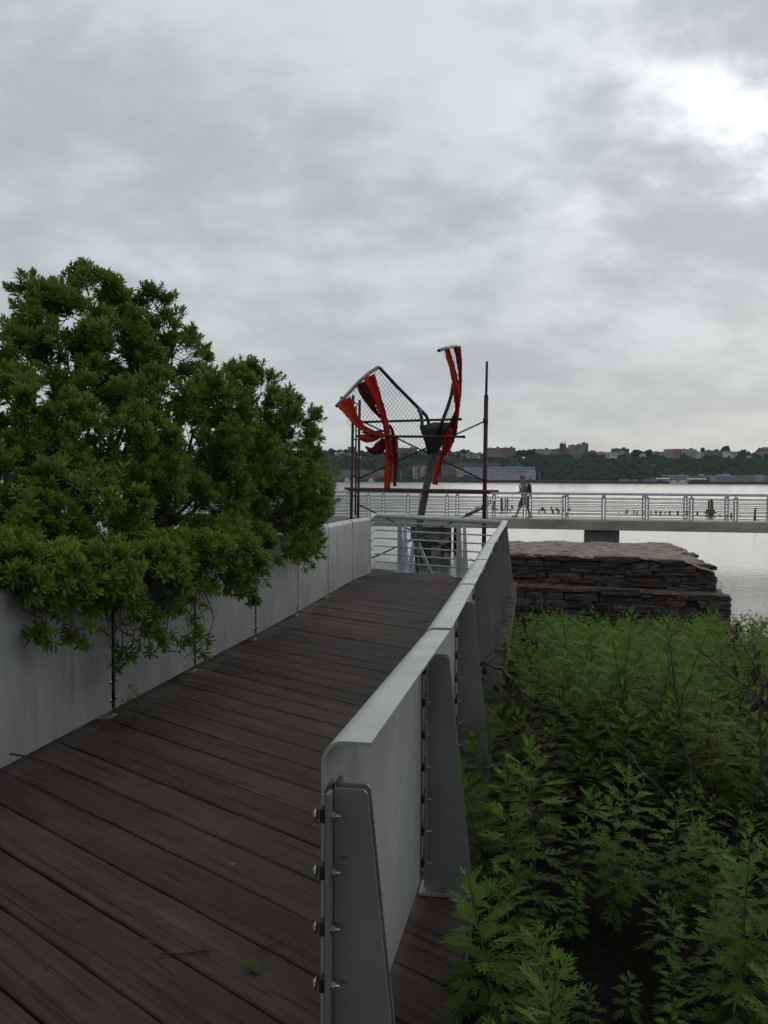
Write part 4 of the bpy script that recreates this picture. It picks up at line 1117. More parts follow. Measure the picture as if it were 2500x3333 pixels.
for dx, hh in ((-1, 8), (7, 12), (-8, 4), (-4, 3)):
    m = MB(); m.tube([((1832.5 - 1835 + dx) * s, 2, 44 * s), ((1832.5 - 1835 + dx) * s, 2, (45 + hh * .5) * s), ((1832.5 - 1835 + dx) * s, 2, (45 + hh) * s)], [1.4 * s, 1.5 * s, .2 * s], 6); link('pinnacle', m.mesh('pinnacle', wallm((.13, .08, .08))), tw)
for k in range(3): link('belfry_window', unit_win, tw, loc=((1832.5 - 1835 + (k - 1) * 5) * s, -1.52, 38 * s), scale=(2 * s, .16, 7 * s))
tb = building('apartment_tower', 'tallest apartment tower on the ridge with pale balcony grid and a red brick end', 1857, 1901, 1449, 1487, (.30, .30, .33), 170, 9, 8, 'flat', 20, win=(.55, .55), sill=.04)
s = tb.location.y / FPX
m = MB(); m.box((28.5 * s, 9, 21 * s), (14 * s, 20, 47 * s)); re_ = link('brick_end', m.mesh('brick_end', wallm((.26, .11, .11))), tb)
m = MB(); m.box((24.5 * s, 9, 45.5 * s), (7 * s, 14, 4 * s)); link('roof_hut', m.mesh('roof_hut', roof_dk), re_)
for k in range(7): link('window', unit_win, re_, loc=(27 * s, -1.02, (6 + k * 5.2) * s), scale=(2 * s, .16, 2.4 * s))
for k in range(9):
    m = MB(); m.box(((-20 + k * 5) * s, -.3, 19 * s), (.8 * s, .8, 38 * s)); link('fin', m.mesh('fin', wallm((.36, .36, .38))), tb)
building('house', 'reddish house with a low roof right of the tallest tower', 1922, 1942, 1474, 1487, (.30, .15, .12), 160, 2, 3, 'side')
building('house', 'white houses with a long red roof on the ridge', 1948, 1980, 1476, 1487, WHT, 155, 2, 5, 'side', roofc=RED)
building('house', 'white twin-gabled house, left gable, right of the red roof', 1984, 1996, 1474, 1486, WHT, 152, 2, 2, 'gable', ridge=.35)
building('house', 'white twin-gabled house, right gable, below the dark flat block', 1997, 2010, 1476, 1487, WHT, 152, 2, 2, 'gable', ridge=.35)
building('apartment_block', 'dark flat-roofed block standing above white houses on the ridge', 1996, 2048, 1461, 1480, (.13, .12, .12), 185, 2, 8, 'flat')
building('house', 'pale steep-roofed house right of the dark flat-roofed block', 2014, 2034, 1472, 1483, (.42, .38, .38), 154, 2, 3, 'gable')
building('house', 'small pale house alone among trees left of the beige terrace', 2086, 2102, 1480, 1488, WHT, 140, 1, 2, 'gable')
building('apartment_block', 'narrow grey-beige block at the left end of the beige terrace', 2132, 2144, 1470, 1490, (.32, .31, .29), 160, 4, 2, 'flat')
building('apartment_block', 'beige block with round-topped bay in the terrace on the right ridge', 2146, 2168, 1471, 1490, BG, 158, 3, 4, 'flat')
building('apartment_block', 'tan tall block in the terrace with a dark arched window', 2169, 2192, 1463, 1488, TAN, 160, 4, 4, 'flat')
building('apartment_block', 'orange-tan block joined right of the tan tall block', 2193, 2217, 1462, 1486, (.36, .25, .17), 162, 4, 4, 'flat')
building('apartment_block', 'broad white block with a dark cornice on the right ridge', 2219, 2268, 1463, 1488, (.46, .46, .45), 160, 4, 9, 'flat')
building('house', 'narrow white gabled house right of the broad white block', 2271, 2282, 1474, 1490, WHT, 152, 2, 2, 'gable', ridge=.5)
building('house', 'pink house next to the narrow white gabled house', 2282, 2298, 1472, 1491, PNK, 152, 3, 2, 'flat')
building('apartment_block', 'grey-brown row of flats right of the pink house', 2298, 2352, 1467, 1490, (.24, .21, .20), 160, 3, 10, 'flat')
building('house', 'low white house under the big round dark tree', 2358, 2382, 1470, 1480, WHT, 152, 1, 4, 'side')
building('house', 'low pale house right of the big round dark tree', 2384, 2402, 1473, 1480, BG, 152, 1, 3, 'side')
building('house', 'tiny white house half hidden in trees near the right edge', 2436, 2446, 1486, 1491, WHT, 135, 1, 2, 'gable')
building('house', 'beige house with three windows at the right edge of the ridge', 2470, 2500, 1472, 1490, BG, 155, 2, 4, 'side')
building('house', 'red-roofed house behind the beige one at the right edge', 2488, 2520, 1461, 1474, (.30, .15, .12), 180, 1, 4, 'side', roofc=RED)
building('house', 'row of white houses beyond the right edge of the ridge', 2530, 2600, 1470, 1490, WHT, 155, 2, 8, 'side')
# riverside, left
for px0, px1, yt, yb, c, lb, rf in ((960, 1020, 1541, 1564, BG, 'beige riverside house partly behind the shrub', 'side'), (1072, 1092, 1541, 1560, RED, 'dark red riverside house with a pitched roof', 'side'), (1096, 1120, 1542, 1562, (.25, .22, .19), 'grey-beige riverside house right of the red one', 'side'),
                                    (1121, 1143, 1541, 1562, (.28, .24, .20), 'taller beige riverside house behind the ladder frame', 'side'), (1146, 1170, 1543, 1563, (.20, .18, .17), 'dark grey riverside house right of the ladder frame', 'side'), (1172, 1200, 1541, 1563, (.26, .23, .20), 'beige riverside house left of the ochre one', 'side'),
                                    (1202, 1226, 1543, 1563, (.33, .19, .10), 'ochre-orange riverside house below the wooded slope', 'side'), (1228, 1252, 1541, 1562, (.24, .22, .20), 'grey riverside house just right of the ochre one', 'side')):
    building('house', lb, px0, px1, yt, yb, c, 42, 2, 4, rf, 12, win=(.4, .4), roofc=(.13, .125, .12))
# riverside apartment complex
building('apartment_block', 'beige riverside block with white balconies left of the mast', 1344, 1362, 1518, 1556, (.36, .32, .27), 46, 6, 3, 'flat', 20)
building('apartment_block', 'beige riverside block with white balconies, second from left, behind the mast', 1366, 1392, 1515, 1556, (.33, .28, .24), 48, 6, 4, 'flat', 20)
for o in [q for q in COL.objects if q.get('label', '').startswith('beige riverside block')]:
    s = o.location.y / FPX
    for k in range(6):
        m = MB(); m.box((-5 * s, -1.0, (5 + 5.6 * k) * s), (7 * s, 2.0, 1.8 * s)); link('balcony', m.mesh('balcony', wallm(WHT)), o)
building('apartment_block', 'plain taupe riverside block between mast and white-banded building', 1440, 1462, 1516, 1556, (.22, .19, .18), 50, 6, 4, 'flat', 20)
building('apartment_block', 'taupe riverside block joining the left end of the white-banded building', 1463, 1487, 1514, 1556, (.24, .20, .19), 52, 6, 4, 'flat', 20)
building('apartment_block', 'grey terraced block behind the white-banded riverside building', 1480, 1570, 1508, 1530, (.19, .18, .18), 78, 2, 14, 'flat', 12)
building('apartment_block', 'grey upper block with a red strip behind the white-banded building', 1571, 1630, 1508, 1530, (.21, .19, .19), 80, 2, 9, 'flat', 12)
building('apartment_block', 'flat grey penthouse block behind the right half of the white-banded building', 1645, 1702, 1514, 1530, (.20, .20, .20), 74, 2, 9, 'flat', 12)
pm = (1486 + 1743) / 2; d = shore_d(pm) + 44
o = thing('apartment_complex', P(pm, 1567, d), 'long modern riverside building with white floor bands, columns and coloured glass bays', 'building')
s = d / FPX
def bx(name, x0, x1, y0, y1, dep0, dep1, mm, par=o):
    m = MB(); m.box((((x0 + x1) / 2 - pm) * s, (dep0 + dep1) / 2, (1567 - (y0 + y1) / 2) * s), ((x1 - x0) * s, dep1 - dep0, (y1 - y0) * s)); return link(name, m.mesh(name, mm), par)
bx('wall', 1486, 1618, 1532, 1572, 1.6, 18, wallm((.24, .24, .245)))
bx('wall', 1512, 1742, 1523, 1533, 1.9, 18, wallm((.26, .26, .265)))
for x0, x1, c in ((1588, 1612, (.36, .38, .56)), (1612, 1634, (.52, .58, .26)), (1634, 1656, (.44, .52, .34)), (1656, 1680, (.40, .48, .50)), (1680, 1714, (.38, .38, .58)), (1714, 1743, (.66, .72, .68))):
    bx('coloured_bay', x0, x1, 1531, 1568, 1.0, 17, wallm(c))
wband = wallm((.80, .81, .81))
for y, x0, x1 in ((1521.5, 1600, 1741), (1524, 1510, 1600), (1530, 1484, 1740), (1536.5, 1486, 1654), (1543, 1488, 1742), (1549.5, 1488, 1742), (1556, 1488, 1742)):
    bx('floor_band', x0, x1, y - .95, y + .95, -.6, 2, wband)
for k, x in enumerate(range(1492, 1742, 9)):
    bx('column', x - .55, x + .55, 1523 if x > 1515 else 1531, 1568, -.3, .4, wallm((.62, .63, .63)))
for x in range(1718, 1742, 5):
    for y in (1536, 1541, 1546.5, 1552.5): link('window', unit_win, o, loc=((x - pm) * s, .95, (1567 - y) * s), scale=(2.4 * s, .3, 2.6 * s))
for x in range(1592, 1714, 6):
    for y in (1533.5, 1540, 1546.5, 1553): link('window', unit_win, o, loc=((x - pm) * s, .95, (1567 - y) * s), scale=(3.0 * s, .3, 2.8 * s))
bx('ground_floor', 1552, 1690, 1558, 1568, -.2, .9, wallm((.60, .60, .57)))
for x in range(1560, 1688, 8): link('window', unit_win, o, loc=((x - pm) * s, -.2, (1567 - 1563) * s), scale=(3.5 * s, .3, 6 * s))
building('warehouse', 'long low riverside shed with a thin red roof line beside the mast', 1420, 1560, 1553, 1562, (.10, .09, .085), 30, 1, 20, 'flat', 9, roofc=(.35, .12, .10))
# right: arcaded ferry building
pm = 2330; d = shore_d(pm) + 40; s = d / FPX
o = thing('ferry_building', P(pm, 1576, d), 'long grey riverside building with two rows of arched openings and end towers at the right', 'building')
def bx2(name, x0, x1, y0, y1, dep0, dep1, mm):
    m = MB(); m.box((((x0 + x1) / 2 - pm) * s, (dep0 + dep1) / 2, (1576 - (y0 + y1) / 2) * s), ((x1 - x0) * s, dep1 - dep0, (y1 - y0) * s)); return link(name, m.mesh(name, mm), o)
fb = wallm((.40, .41, .46))
bx2('wall', 2171, 2242, 1547.5, 1580, 0, 12, fb); bx2('wall', 2310, 2472, 1548, 1580, 0, 12, fb); bx2('end_tower', 2466, 2484, 1544.5, 1580, -1.5, 12, fb); bx2('wall', 2484, 2580, 1548, 1580, 0, 12, fb)
bx2('glass_hall', 2242, 2313, 1552, 1580, .6, 12, win_dark); bx2('roof', 2240, 2316, 1550.5, 1552.5, 0, 12, fb)
for x0, x1 in ((2216, 2228), (2280, 2296), (2358, 2378), (2340, 2358)): bx2('roof_hut', x0, x1, 1541.5 if x0 == 2358 else 1544, 1549, 3, 9, fb)
def arch_mesh():
    m = MB(); pts = [Vector((-.5, 0, -.5)), Vector((.5, 0, -.5))] + [Vector((.5 * math.cos(a_), 0, .1 + .4 * math.sin(a_))) for a_ in [math.pi * k / 6 for k in range(7)]]
    m.prism(pts, Vector((0, -.5, 0)), Vector((0, .5, 0))); return fixn(m.mesh('arched_opening', win_dark))
am = arch_mesh()
for y in (1554, 1561.5):
    for x in [2178 + 7.3 * k for k in range(8)] + [2334 + 7.6 * k for k in range(17)] + [2490 + 7.6 * k for k in range(10)]:
        link('arched_opening', am, o, loc=((x - pm) * s, -.02, (1576 - y) * s), scale=(5.0 * s, .2, 4.6 * s))
c = P(2160, 1576, shore_d(2160) + 38)
o = thing('round_tower', c, 'short round grey tower with a shallow cone roof left of the arched building', 'building')
m = MB(); m.tube([(0, 0, -3), (0, 0, 28 * s)], 9.5 * s, 20); link('wall', m.mesh('wall', wallm((.17, .18, .185)), False), o)
m = MB(); m.tube([(0, 0, 28 * s), (0, 0, 31.5 * s)], [10.5 * s, .5 * s], 20); link('roof', m.mesh('roof', wallm((.24, .25, .26))), o)
for x0, x1, yt, yb, lb in ((1952, 1984, 1563, 1569, 'pale flat shed on the far quay left of centre'), (2018, 2050, 1559, 1565, 'longer pale flat shed at the foot of the woods'), (2060, 2078, 1560, 1566, 'short pale shed between two longer sheds at the foot of the woods'), (2094, 2140, 1559, 1565, 'longest pale flat shed left of the round tower')):
    building('shed', lb, x0, x1, yt, yb, (.33, .33, .32), 25, 1, max(3, int((x1 - x0) / 6)), 'flat', 7, win=(.5, .4), cat='shed')
# moored white boats and canopies
wm = wallm((.80, .81, .82)); hullm = wallm((.10, .10, .11))
def boat(px0, px1, label, cabin=.45, py=1577, white=True):
    pm = (px0 + px1) / 2; d = shore_d(pm) - 9; b = PZ(pm, 1e9, WATER_Z) if False else Vector(((pm - 1250) / FPX * d, d, WATER_Z)); s = d / FPX; L_ = (px1 - px0) * s
    o = thing('moored_boat', b, label, 'boat')
    m = MB(); sec = []
    for u, w_, zz in ((-.5, .8, 1.4), (-.35, 1.0, 1.3), (.2, 1.0, 1.4), (.4, .6, 1.7), (.5, .05, 2.1)):
        hw = L_ * .11 * w_; sec += [Vector((u * L_, -hw, zz)), Vector((u * L_ * .96, -hw * .6, -.3)), Vector((u * L_ * .96, hw * .6, -.3)), Vector((u * L_, hw, zz))]
    m.add(sec, [(i * 4 + k, i * 4 + (k + 1) % 4, i * 4 + 4 + (k + 1) % 4, i * 4 + 4 + k) for i in range(4) for k in range(4)] + [(0, 1, 2, 3), (16, 17, 18, 19)])
    link('hull', fixn(m.mesh('hull', wm if white else hullm)), o)
    m = MB(); m.box((-.05 * L_, 0, 2.3), (L_ * .62, L_ * .15, 2.0)); cb = link('cabin', m.mesh('cabin', wm), o)
    m = MB(); m.box((-.02 * L_, 0, 4.1), (L_ * cabin, L_ * .13, 1.5)); link('upper_cabin', m.mesh('upper_cabin', wm), o)
    nw = max(3, int(L_ / 3))
    for k in range(nw): link('window', unit_win, cb, loc=((-.33 + .56 * (k + .5) / nw) * L_, -L_ * .075, 2.5), scale=(L_ * .56 / nw * .6, .12, .7))
for px0, px1, lb in ((1068, 1098, 'white motor yacht moored left of the ladder frame'), (1118, 1142, 'large white motor yacht moored behind the ladder frame'), (1143, 1160, 'smaller white yacht moored right of the ladder frame'), (1196, 1218, 'low white boat moored below the ochre house')):
    boat(px0, px1, lb)
for px0, px1, lb in ((2178, 2206, 'white ferry boat moored between the two white canopies'), (2206, 2238, 'larger white ferry boat moored before the arched building')):
    boat(px0, px1, lb)
def canopy(px0, px1, n, label):
    pm = (px0 + px1) / 2; d = shore_d(pm) + 4; s = d / FPX
    o = thing('white_canopy', Vector(((pm - 1250) / FPX * d, d, 1.4)), label, 'canopy'); wd = (px1 - px0) * s / n
    for k in range(n):
        x = ((px0 - pm) * s) + wd * (k + .5)
        m = MB(); m.add([Vector((x - wd / 2, -3, 3.4)), Vector((x + wd / 2, -3, 3.4)), Vector((x + wd / 2, 3, 3.4)), Vector((x - wd / 2, 3, 3.4)), Vector((x, 0, 5.4))], [(0, 1, 4), (1, 2, 4), (2, 3, 4), (3, 0, 4), (3, 2, 1, 0)])
        link('tent_roof', m.mesh('tent_roof', wm), o)
        m = MB(); m.bar((x - wd * .45, -2.8, 0), (x - wd * .45, -2.8, 3.4), .3, .3); link('post', m.mesh('post', wallm((.4, .4, .4))), o)
canopy(2134, 2178, 5, 'row of white peaked canopies left of the ferry boats'); canopy(2240, 2298, 6, 'row of white peaked canopies right of the ferry boats')
# trees that stand clear of the wood on the skyline
bark_far = mat('far_trunk', (0.02, 0.016, 0.012), (0.04, 0.03, 0.025), rough=.9)
def far_tree(px, yb, w_px, h_px, label, extra=150, seed=0):
    d = shore_d(px) + extra; b = P(px, yb, d); s = d / FPX; rg2 = np.random.default_rng(seed)
    o = thing('tree', b, label, 'tree'); r = w_px * s / 2; h = h_px * s
    m = MB(); m.tube([(0, 0, -4), (0, 0, h * .6)], [r * .10, r * .05], 6); link('trunk', m.mesh('trunk', bark_far), o)
    vv, ff, of_ = [], [], 0
    for k in range(9):
        a_ = rg2.uniform(0, 6.28); q = rg2.uniform(.0, .55)
        c = (r * q * math.cos(a_), r * q * math.sin(a_) * .7, h * rg2.uniform(.38, .72)); rr_ = r * rg2.uniform(.42, .62)
        x = crown_np(c, (rr_, rr_, min(rr_, h * .34)), rg2); vv.append(x); ff.append(ICO_F + of_); of_ += len(x)
    link('crown', np_mesh('crown', np.concatenate(vv), np.concatenate(ff), wood_far, np.zeros(of_)), o)
far_tree(2364, 1472, 33, 20, 'big round dark tree standing highest above the right ridge', 165, 1)
far_tree(2288, 1474, 17, 16, 'small round tree rising above the pink house on the ridge', 170, 2)
far_tree(2114, 1486, 26, 24, 'dark rounded tree left of the beige terrace on the ridge', 145, 3)
far_tree(2420, 1478, 22, 15, 'green tree right of the low houses near the right edge', 150, 4)
far_tree(2472, 1472, 16, 14, 'loose pale tree behind the beige house at the right edge', 175, 5)
far_tree(1510, 1480, 24, 18, 'rounded tree on the ridge between mast and red pole', 150, 6)
far_tree(1524, 1472, 14, 9, 'flat dark tree on the ridge just right of the rounded one', 170, 16)
far_tree(1692, 1482, 22, 17, 'dark tree right of the long beige apartment block', 150, 7)
far_tree(1730, 1482, 34, 20, 'wide green tree left of the blank beige block', 150, 8)
far_tree(1020, 1474, 20, 14, 'dark round tree at the left end of the ridge', 150, 9)
far_tree(1080, 1478, 26, 18, 'broad dark tree left of the white steep-gabled house', 155, 10)
far_tree(1124, 1472, 18, 10, 'dark tree crowning the ridge left of the grey tower block', 170, 11)
far_tree(1178, 1480, 24, 14, 'green tree right of the grey tower block', 150, 12)
far_tree(1930, 1476, 18, 10, 'low dark tree beside the tallest apartment tower', 172, 13)
far_tree(2070, 1484, 30, 20, 'broad dark tree right of the dark flat-roofed block', 150, 14)
far_tree(1290, 1570, 40, 26, 'green riverside tree left of the white-balconied blocks', 26, 15)
far_tree(1240, 1570, 34, 18, 'low green riverside tree below the grey riverside house', 24, 17)
for px, lb in ((1304, 'slim pale lamp mast on the far quay left of the balconied blocks'), (1755, 'slim lamp mast on the far quay right of the white-banded building')):
    d = shore_d(px) + 20; b = Vector(((px - 1250) / FPX * d, d, 1)); o = thing('lamp_mast', b, lb, 'lamp post')
    m = MB(); m.tube([(0, 0, 0), (0, 0, 12)], [.35, .22], 6); link('pole', m.mesh('pole', wallm((.5, .5, .5))), o)
    m = MB(); m.box((0, -.6, 12), (.7, 1.8, .5)); link('lamp_head', m.mesh('lamp_head', wm), o)

# ------------------------------------------------------------------ leafy shrub overhanging the left wall
def frame_from(dirv, spin, rg):
    d = np.asarray(dirv, float); d /= np.linalg.norm(d)
    a = np.cross(d, (0, 0, 1.0)); 
    if np.linalg.norm(a) < 1e-3: a = np.array((1.0, 0, 0))
    a /= np.linalg.norm(a); b = np.cross(d, a)
    c, s = math.cos(spin), math.sin(spin)
    return np.stack([a * c + b * s, -a * s + b * c, d], 1)          # columns: x, y, axis
def leaf_np(L, wd, curl):
    """oblanceolate leaf along +x, 7 points"""
    return np.array([(0, 0, 0), (.5 * L, wd * .42, .10 * wd - curl * .25 * L), (.5 * L, 0, -curl * .25 * L - .10 * wd), (.5 * L, -wd * .42, .10 * wd - curl * .25 * L),
                     (.82 * L, wd * .40, -curl * .67 * L + .08 * wd), (.82 * L, -wd * .40, -curl * .67 * L + .08 * wd), (L, 0, -curl * L)])
LEAF_F = np.array([(0, 2, 1), (0, 3, 2), (1, 2, 4), (2, 5, 4), (2, 3, 5), (4, 5, 6)])
def sprig_np(rg, n=17, L=.068):
    V, F, T = [], [], []; o = 0
    for k in range(n):
        u = k / (n - 1); az = k * 2.4 + rg.uniform(-.3, .3)
        el = R(20 + 60 * u ** 1.2 + rg.uniform(-12, 12))             # lower leaves spread, upper leaves stand up
        l_ = L * rg.uniform(.75, 1.15) * (1.0 if u < .75 else .72)
        lf = leaf_np(l_, l_ * rg.uniform(.24, .31), rg.uniform(.02, .30))
        ca, sa, ce, se = math.cos(az), math.sin(az), math.cos(el), math.sin(el)
        X = np.array((ca * ce, sa * ce, se)); Y = np.array((-sa, ca, 0)); Z = np.cross(X, Y)
        V.append(lf[:, :1] * X + lf[:, 1:2] * Y + lf[:, 2:3] * Z + np.array((0, 0, -.055 + .065 * u)))
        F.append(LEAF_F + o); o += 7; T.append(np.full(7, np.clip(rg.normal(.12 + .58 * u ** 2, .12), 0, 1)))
    # twig
    w_ = .0028; tw = np.array([(w_, 0, -.13), (-w_ * .5, w_ * .8, -.13), (-w_ * .5, -w_ * .8, -.13), (w_, 0, 0.01), (-w_ * .5, w_ * .8, .01), (-w_ * .5, -w_ * .8, .01)])
    V.append(tw); F.append(np.array([(0, 1, 4), (0, 4, 3), (1, 2, 5), (1, 5, 4), (2, 0, 3), (2, 3, 5)]) + o); T.append(np.zeros(6))
    return np.concatenate(V), np.concatenate(F), np.concatenate(T)
rg = np.random.default_rng(21)
SPRIGS = [sprig_np(rg, int(rg.integers(18, 25)), rg.uniform(.062, .076)) for _ in range(10)]
shrub = thing('leafy_shrub', Vector((-3.4, 8.2, -.2)), 'large leafy green shrub with whorled leaves overhanging the pale steel panel wall on the left', 'shrub')
DS = 2500 / 1659.0                                # the layout below was read from a 1659 pixel wide view
def PD(x, y, d): return np.array(P(x * DS, y * DS, d)[:])
BLOBS = [(205, 655, 92, 8.6), (120, 690, 95, 8.2), (310, 690, 95, 8.9), (60, 800, 120, 7.8), (230, 800, 140, 8.2), (375, 745, 80, 9.2), (345, 860, 130, 8.8), (470, 870, 105, 9.6), (540, 870, 95, 10.0), (610, 930, 85, 10.6),
         (600, 1010, 95, 10.4), (520, 1000, 120, 9.6), (420, 1010, 130, 8.8), (250, 970, 160, 7.8), (90, 960, 160, 7.0), (-60, 900, 150, 7.0), (650, 1080, 68, 10.8), (590, 1110, 90, 10.1), (490, 1120, 110, 9.2), (350, 1120, 130, 8.0), (180, 1110, 150, 6.9),
         (30, 1110, 140, 6.3), (-120, 1080, 160, 6.0), (540, 1190, 55, 9.3), (440, 1180, 70, 8.4), (290, 1200, 90, 7.2), (130, 1210, 90, 6.4), (640, 1150, 55, 10.6), (20, 1220, 80, 5.9), (340, 1228, 48, 6.3), (440, 1210, 46, 7.0), (235, 1235, 40, 5.8), (120, 1240, 36, 5.4), (500, 1195, 46, 7.7), (30, 1240, 40, 5.1), (690, 1040, 28, 11.2), (-200, 800, 150, 7.6), (-260, 1000, 200, 6.4)]
spr = []          # (pos, dir, scale)
twigs = []
for bx_, by_, br, bd in BLOBS:
    c = PD(bx_ - 2, by_ + (26 if by_ < 830 else 16), bd); r = br / 2007 * bd * .93
    nl = int(11 + 52 * r * r)
    for k in range(nl):
        v = rg.normal(size=3); v /= np.linalg.norm(v)
        if v[1] > .45 and rg.random() < .5: v[1] *= -1                 # fewer lobes on the far side
        if v[2] < -.5 and rg.random() < .5: v[2] *= -1
        lc = c + v * r * rg.uniform(.50, 1.04) * np.array((1, 1.15, 1)); lr = rg.uniform(.11, .25)
        twigs.append((c, lc))
        for q in range(int(rg.integers(11, 17))):
            w_ = rg.normal(size=3); w_ /= np.linalg.norm(w_); w_ = w_ + v * .8 + np.array((0, 0, .55)); w_ /= np.linalg.norm(w_)
            spr.append((lc + w_ * lr * rg.uniform(.55, 1.0), w_ * .9 + v * .3 + np.array((0, -.15, .35)) + rg.normal(size=3) * .25, rg.uniform(.85, 1.25)))
# keep leaves from poking through the wall panels
wl0, wl1 = np.array(lp_[0][:2]), np.array(lp_[-1][:2]); wdv = (wl1 - wl0) / np.linalg.norm(wl1 - wl0); wnl = np.array((-wdv[1], wdv[0]))
def wall_side(p): return float(np.dot(np.asarray(p)[:2] - wl0, wnl))     # > 0 behind the wall
keep = []
for p, d_, s_ in spr:
    ws = wall_side(p)
    if p[2] < 1.06 and -.10 < ws < .24 : continue
    if ws < -.75: continue
    if p[2] < .45: continue
    keep.append((p, d_, s_))
spr = keep
# hanging twigs in front of the wall: (display x, y, depth)
HANG = [(45, 1362, 5.15), (72, 1378, 5.12), (150, 1378, 5.35), (178, 1390, 5.4), (262, 1414, 5.9), (282, 1418, 5.95), (322, 1370, 6.05), (345, 1382, 6.1), (356, 1396, 6.15), (330, 1350, 6.1), (300, 1330, 6.1), (345, 1330, 6.2),
        (410, 1382, 6.7), (432, 1368, 6.9), (448, 1385, 7.0), (425, 1350, 6.8), (300, 1300, 6.2), (340, 1292, 6.5), (372, 1300, 6.6), (380, 1320, 6.6), (415, 1295, 7.0), (428, 1270, 7.1), (440, 1250, 7.3), (260, 1270, 6.0), (230, 1262, 5.8), (200, 1265, 5.7), (215, 1290, 5.75),
        (500, 1265, 7.9), (520, 1285, 8.0), (540, 1272, 8.1), (548, 1296, 8.1), (510, 1245, 8.0), (545, 1240, 8.2), (530, 1215, 8.2), (560, 1210, 8.6), (600, 1215, 9.2), (640, 1205, 9.8), (655, 1190, 10.0), (630, 1190, 9.7), (668, 1160, 10.4), (692, 1105, 11.2), (700, 1075, 11.5), (708, 1020, 11.6), (700, 1005, 11.5), (712, 1068, 11.6), (690, 1130, 11.0), (680, 1140, 10.8),
        (380, 1260, 6.8), (350, 1265, 6.6), (310, 1262, 6.4), (460, 1215, 7.6), (480, 1235, 7.7)]
hang = []
tips = []
for x, y, d in HANG:
    p = PD(x, y, d)
    if wall_side(p) > -.12: 
        p[:2] -= wnl * (wall_side(p) + .12)
    dirv = np.array((.35, -.45, -.15)) + rg.normal(size=3) * .35
    hang.append((p, dirv, rg.uniform(.95, 1.2))); tips.append(p)
    for q in range(2 if y > 1300 else 4):
        hang.append((p + rg.normal(size=3) * np.array((.06, .05, .05)), dirv + rg.normal(size=3) * .5 + np.array((0, 0, .2)), rg.uniform(.8, 1.1)))
# sprigs nearest the camera become parts of their own, the rest is joined foliage
seen = sorted(range(len(spr)), key=lambda i: np.linalg.norm(spr[i][0] - np.array((0, 0, 1.6))) + .5 * rg.random())
singles = hang[:] + [spr[i] for i in seen if spr[i][0][1] / 1 > 0 and abs(spr[i][0][0] / spr[i][0][1]) < .45][:max(0, 290 - len(hang))]
sid = set(id(s_) for s_ in singles)
rest = [s_ for s_ in spr if id(s_) not in sid]
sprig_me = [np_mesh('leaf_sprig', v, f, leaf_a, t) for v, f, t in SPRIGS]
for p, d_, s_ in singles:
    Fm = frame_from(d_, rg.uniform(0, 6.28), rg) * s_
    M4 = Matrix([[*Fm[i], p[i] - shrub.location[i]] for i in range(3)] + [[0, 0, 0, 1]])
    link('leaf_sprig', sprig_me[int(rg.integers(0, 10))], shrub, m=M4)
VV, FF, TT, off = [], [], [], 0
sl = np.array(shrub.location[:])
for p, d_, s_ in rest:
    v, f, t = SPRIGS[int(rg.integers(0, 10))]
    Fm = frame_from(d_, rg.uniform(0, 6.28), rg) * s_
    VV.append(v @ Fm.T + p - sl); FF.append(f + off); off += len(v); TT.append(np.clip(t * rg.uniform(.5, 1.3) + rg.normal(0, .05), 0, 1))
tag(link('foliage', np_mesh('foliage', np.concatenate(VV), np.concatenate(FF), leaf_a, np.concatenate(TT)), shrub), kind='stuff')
print('shrub sprigs', len(singles), len(rest))
# stems and limbs
def wiggle(a, b, n, amp, rg, sag=0.0):
    a, b = np.asarray(a), np.asarray(b); out = []
    nz = rg.normal(size=(n + 1, 3)) * amp; nz[0] = nz[-1] = 0
    for k in range(n + 1):
        u = k / n; p = a + (b - a) * u + nz[k]; p[2] += sag * math.sin(math.pi * u); out.append(Vector(p))
    return out
roots = [np.array((-3.2, 7.6, -.3)), np.array((-3.0, 8.6, -.4)), np.array((-3.4, 6.6, -.2)), np.array((-2.9, 9.6, -.5))]
for k, r0 in enumerate(roots):
    m = MB(); m.tube(wiggle(r0, r0 + np.array((rg.uniform(-.1, .2), rg.uniform(-.2, .2), 1.0)), 5, .02, rg), [.06, .055, .05, .048, .045, .04], 8); part('trunk', m, bark, shrub, True)
for bx_, by_, br, bd in BLOBS:
    c = PD(bx_, by_, bd); r0 = min(roots, key=lambda q: np.linalg.norm(q[:2] - c[:2])) + np.array((0, 0, .85))
    m = MB(); m.tube(wiggle(r0, c, 7, .06, rg, .15), [.034, .031, .028, .024, .021, .018, .014, .010], 6); part('branch', m, bark, shrub, True)
m = MB()
for c, lc in twigs:
    m.tube(wiggle(c, lc, 3, .03, rg), [.008, .006, .005, .003], 3, False)
for p in tips:
    src = min([PD(b_[0], b_[1], b_[3]) for b_ in BLOBS], key=lambda q: np.linalg.norm(q - p))
    src = src + (p - src) * .1
    m.tube(wiggle(src, p, 7, .035, rg, .12), [.008, .007, .006, .005, .0045, .004, .0035, .003], 4, False)
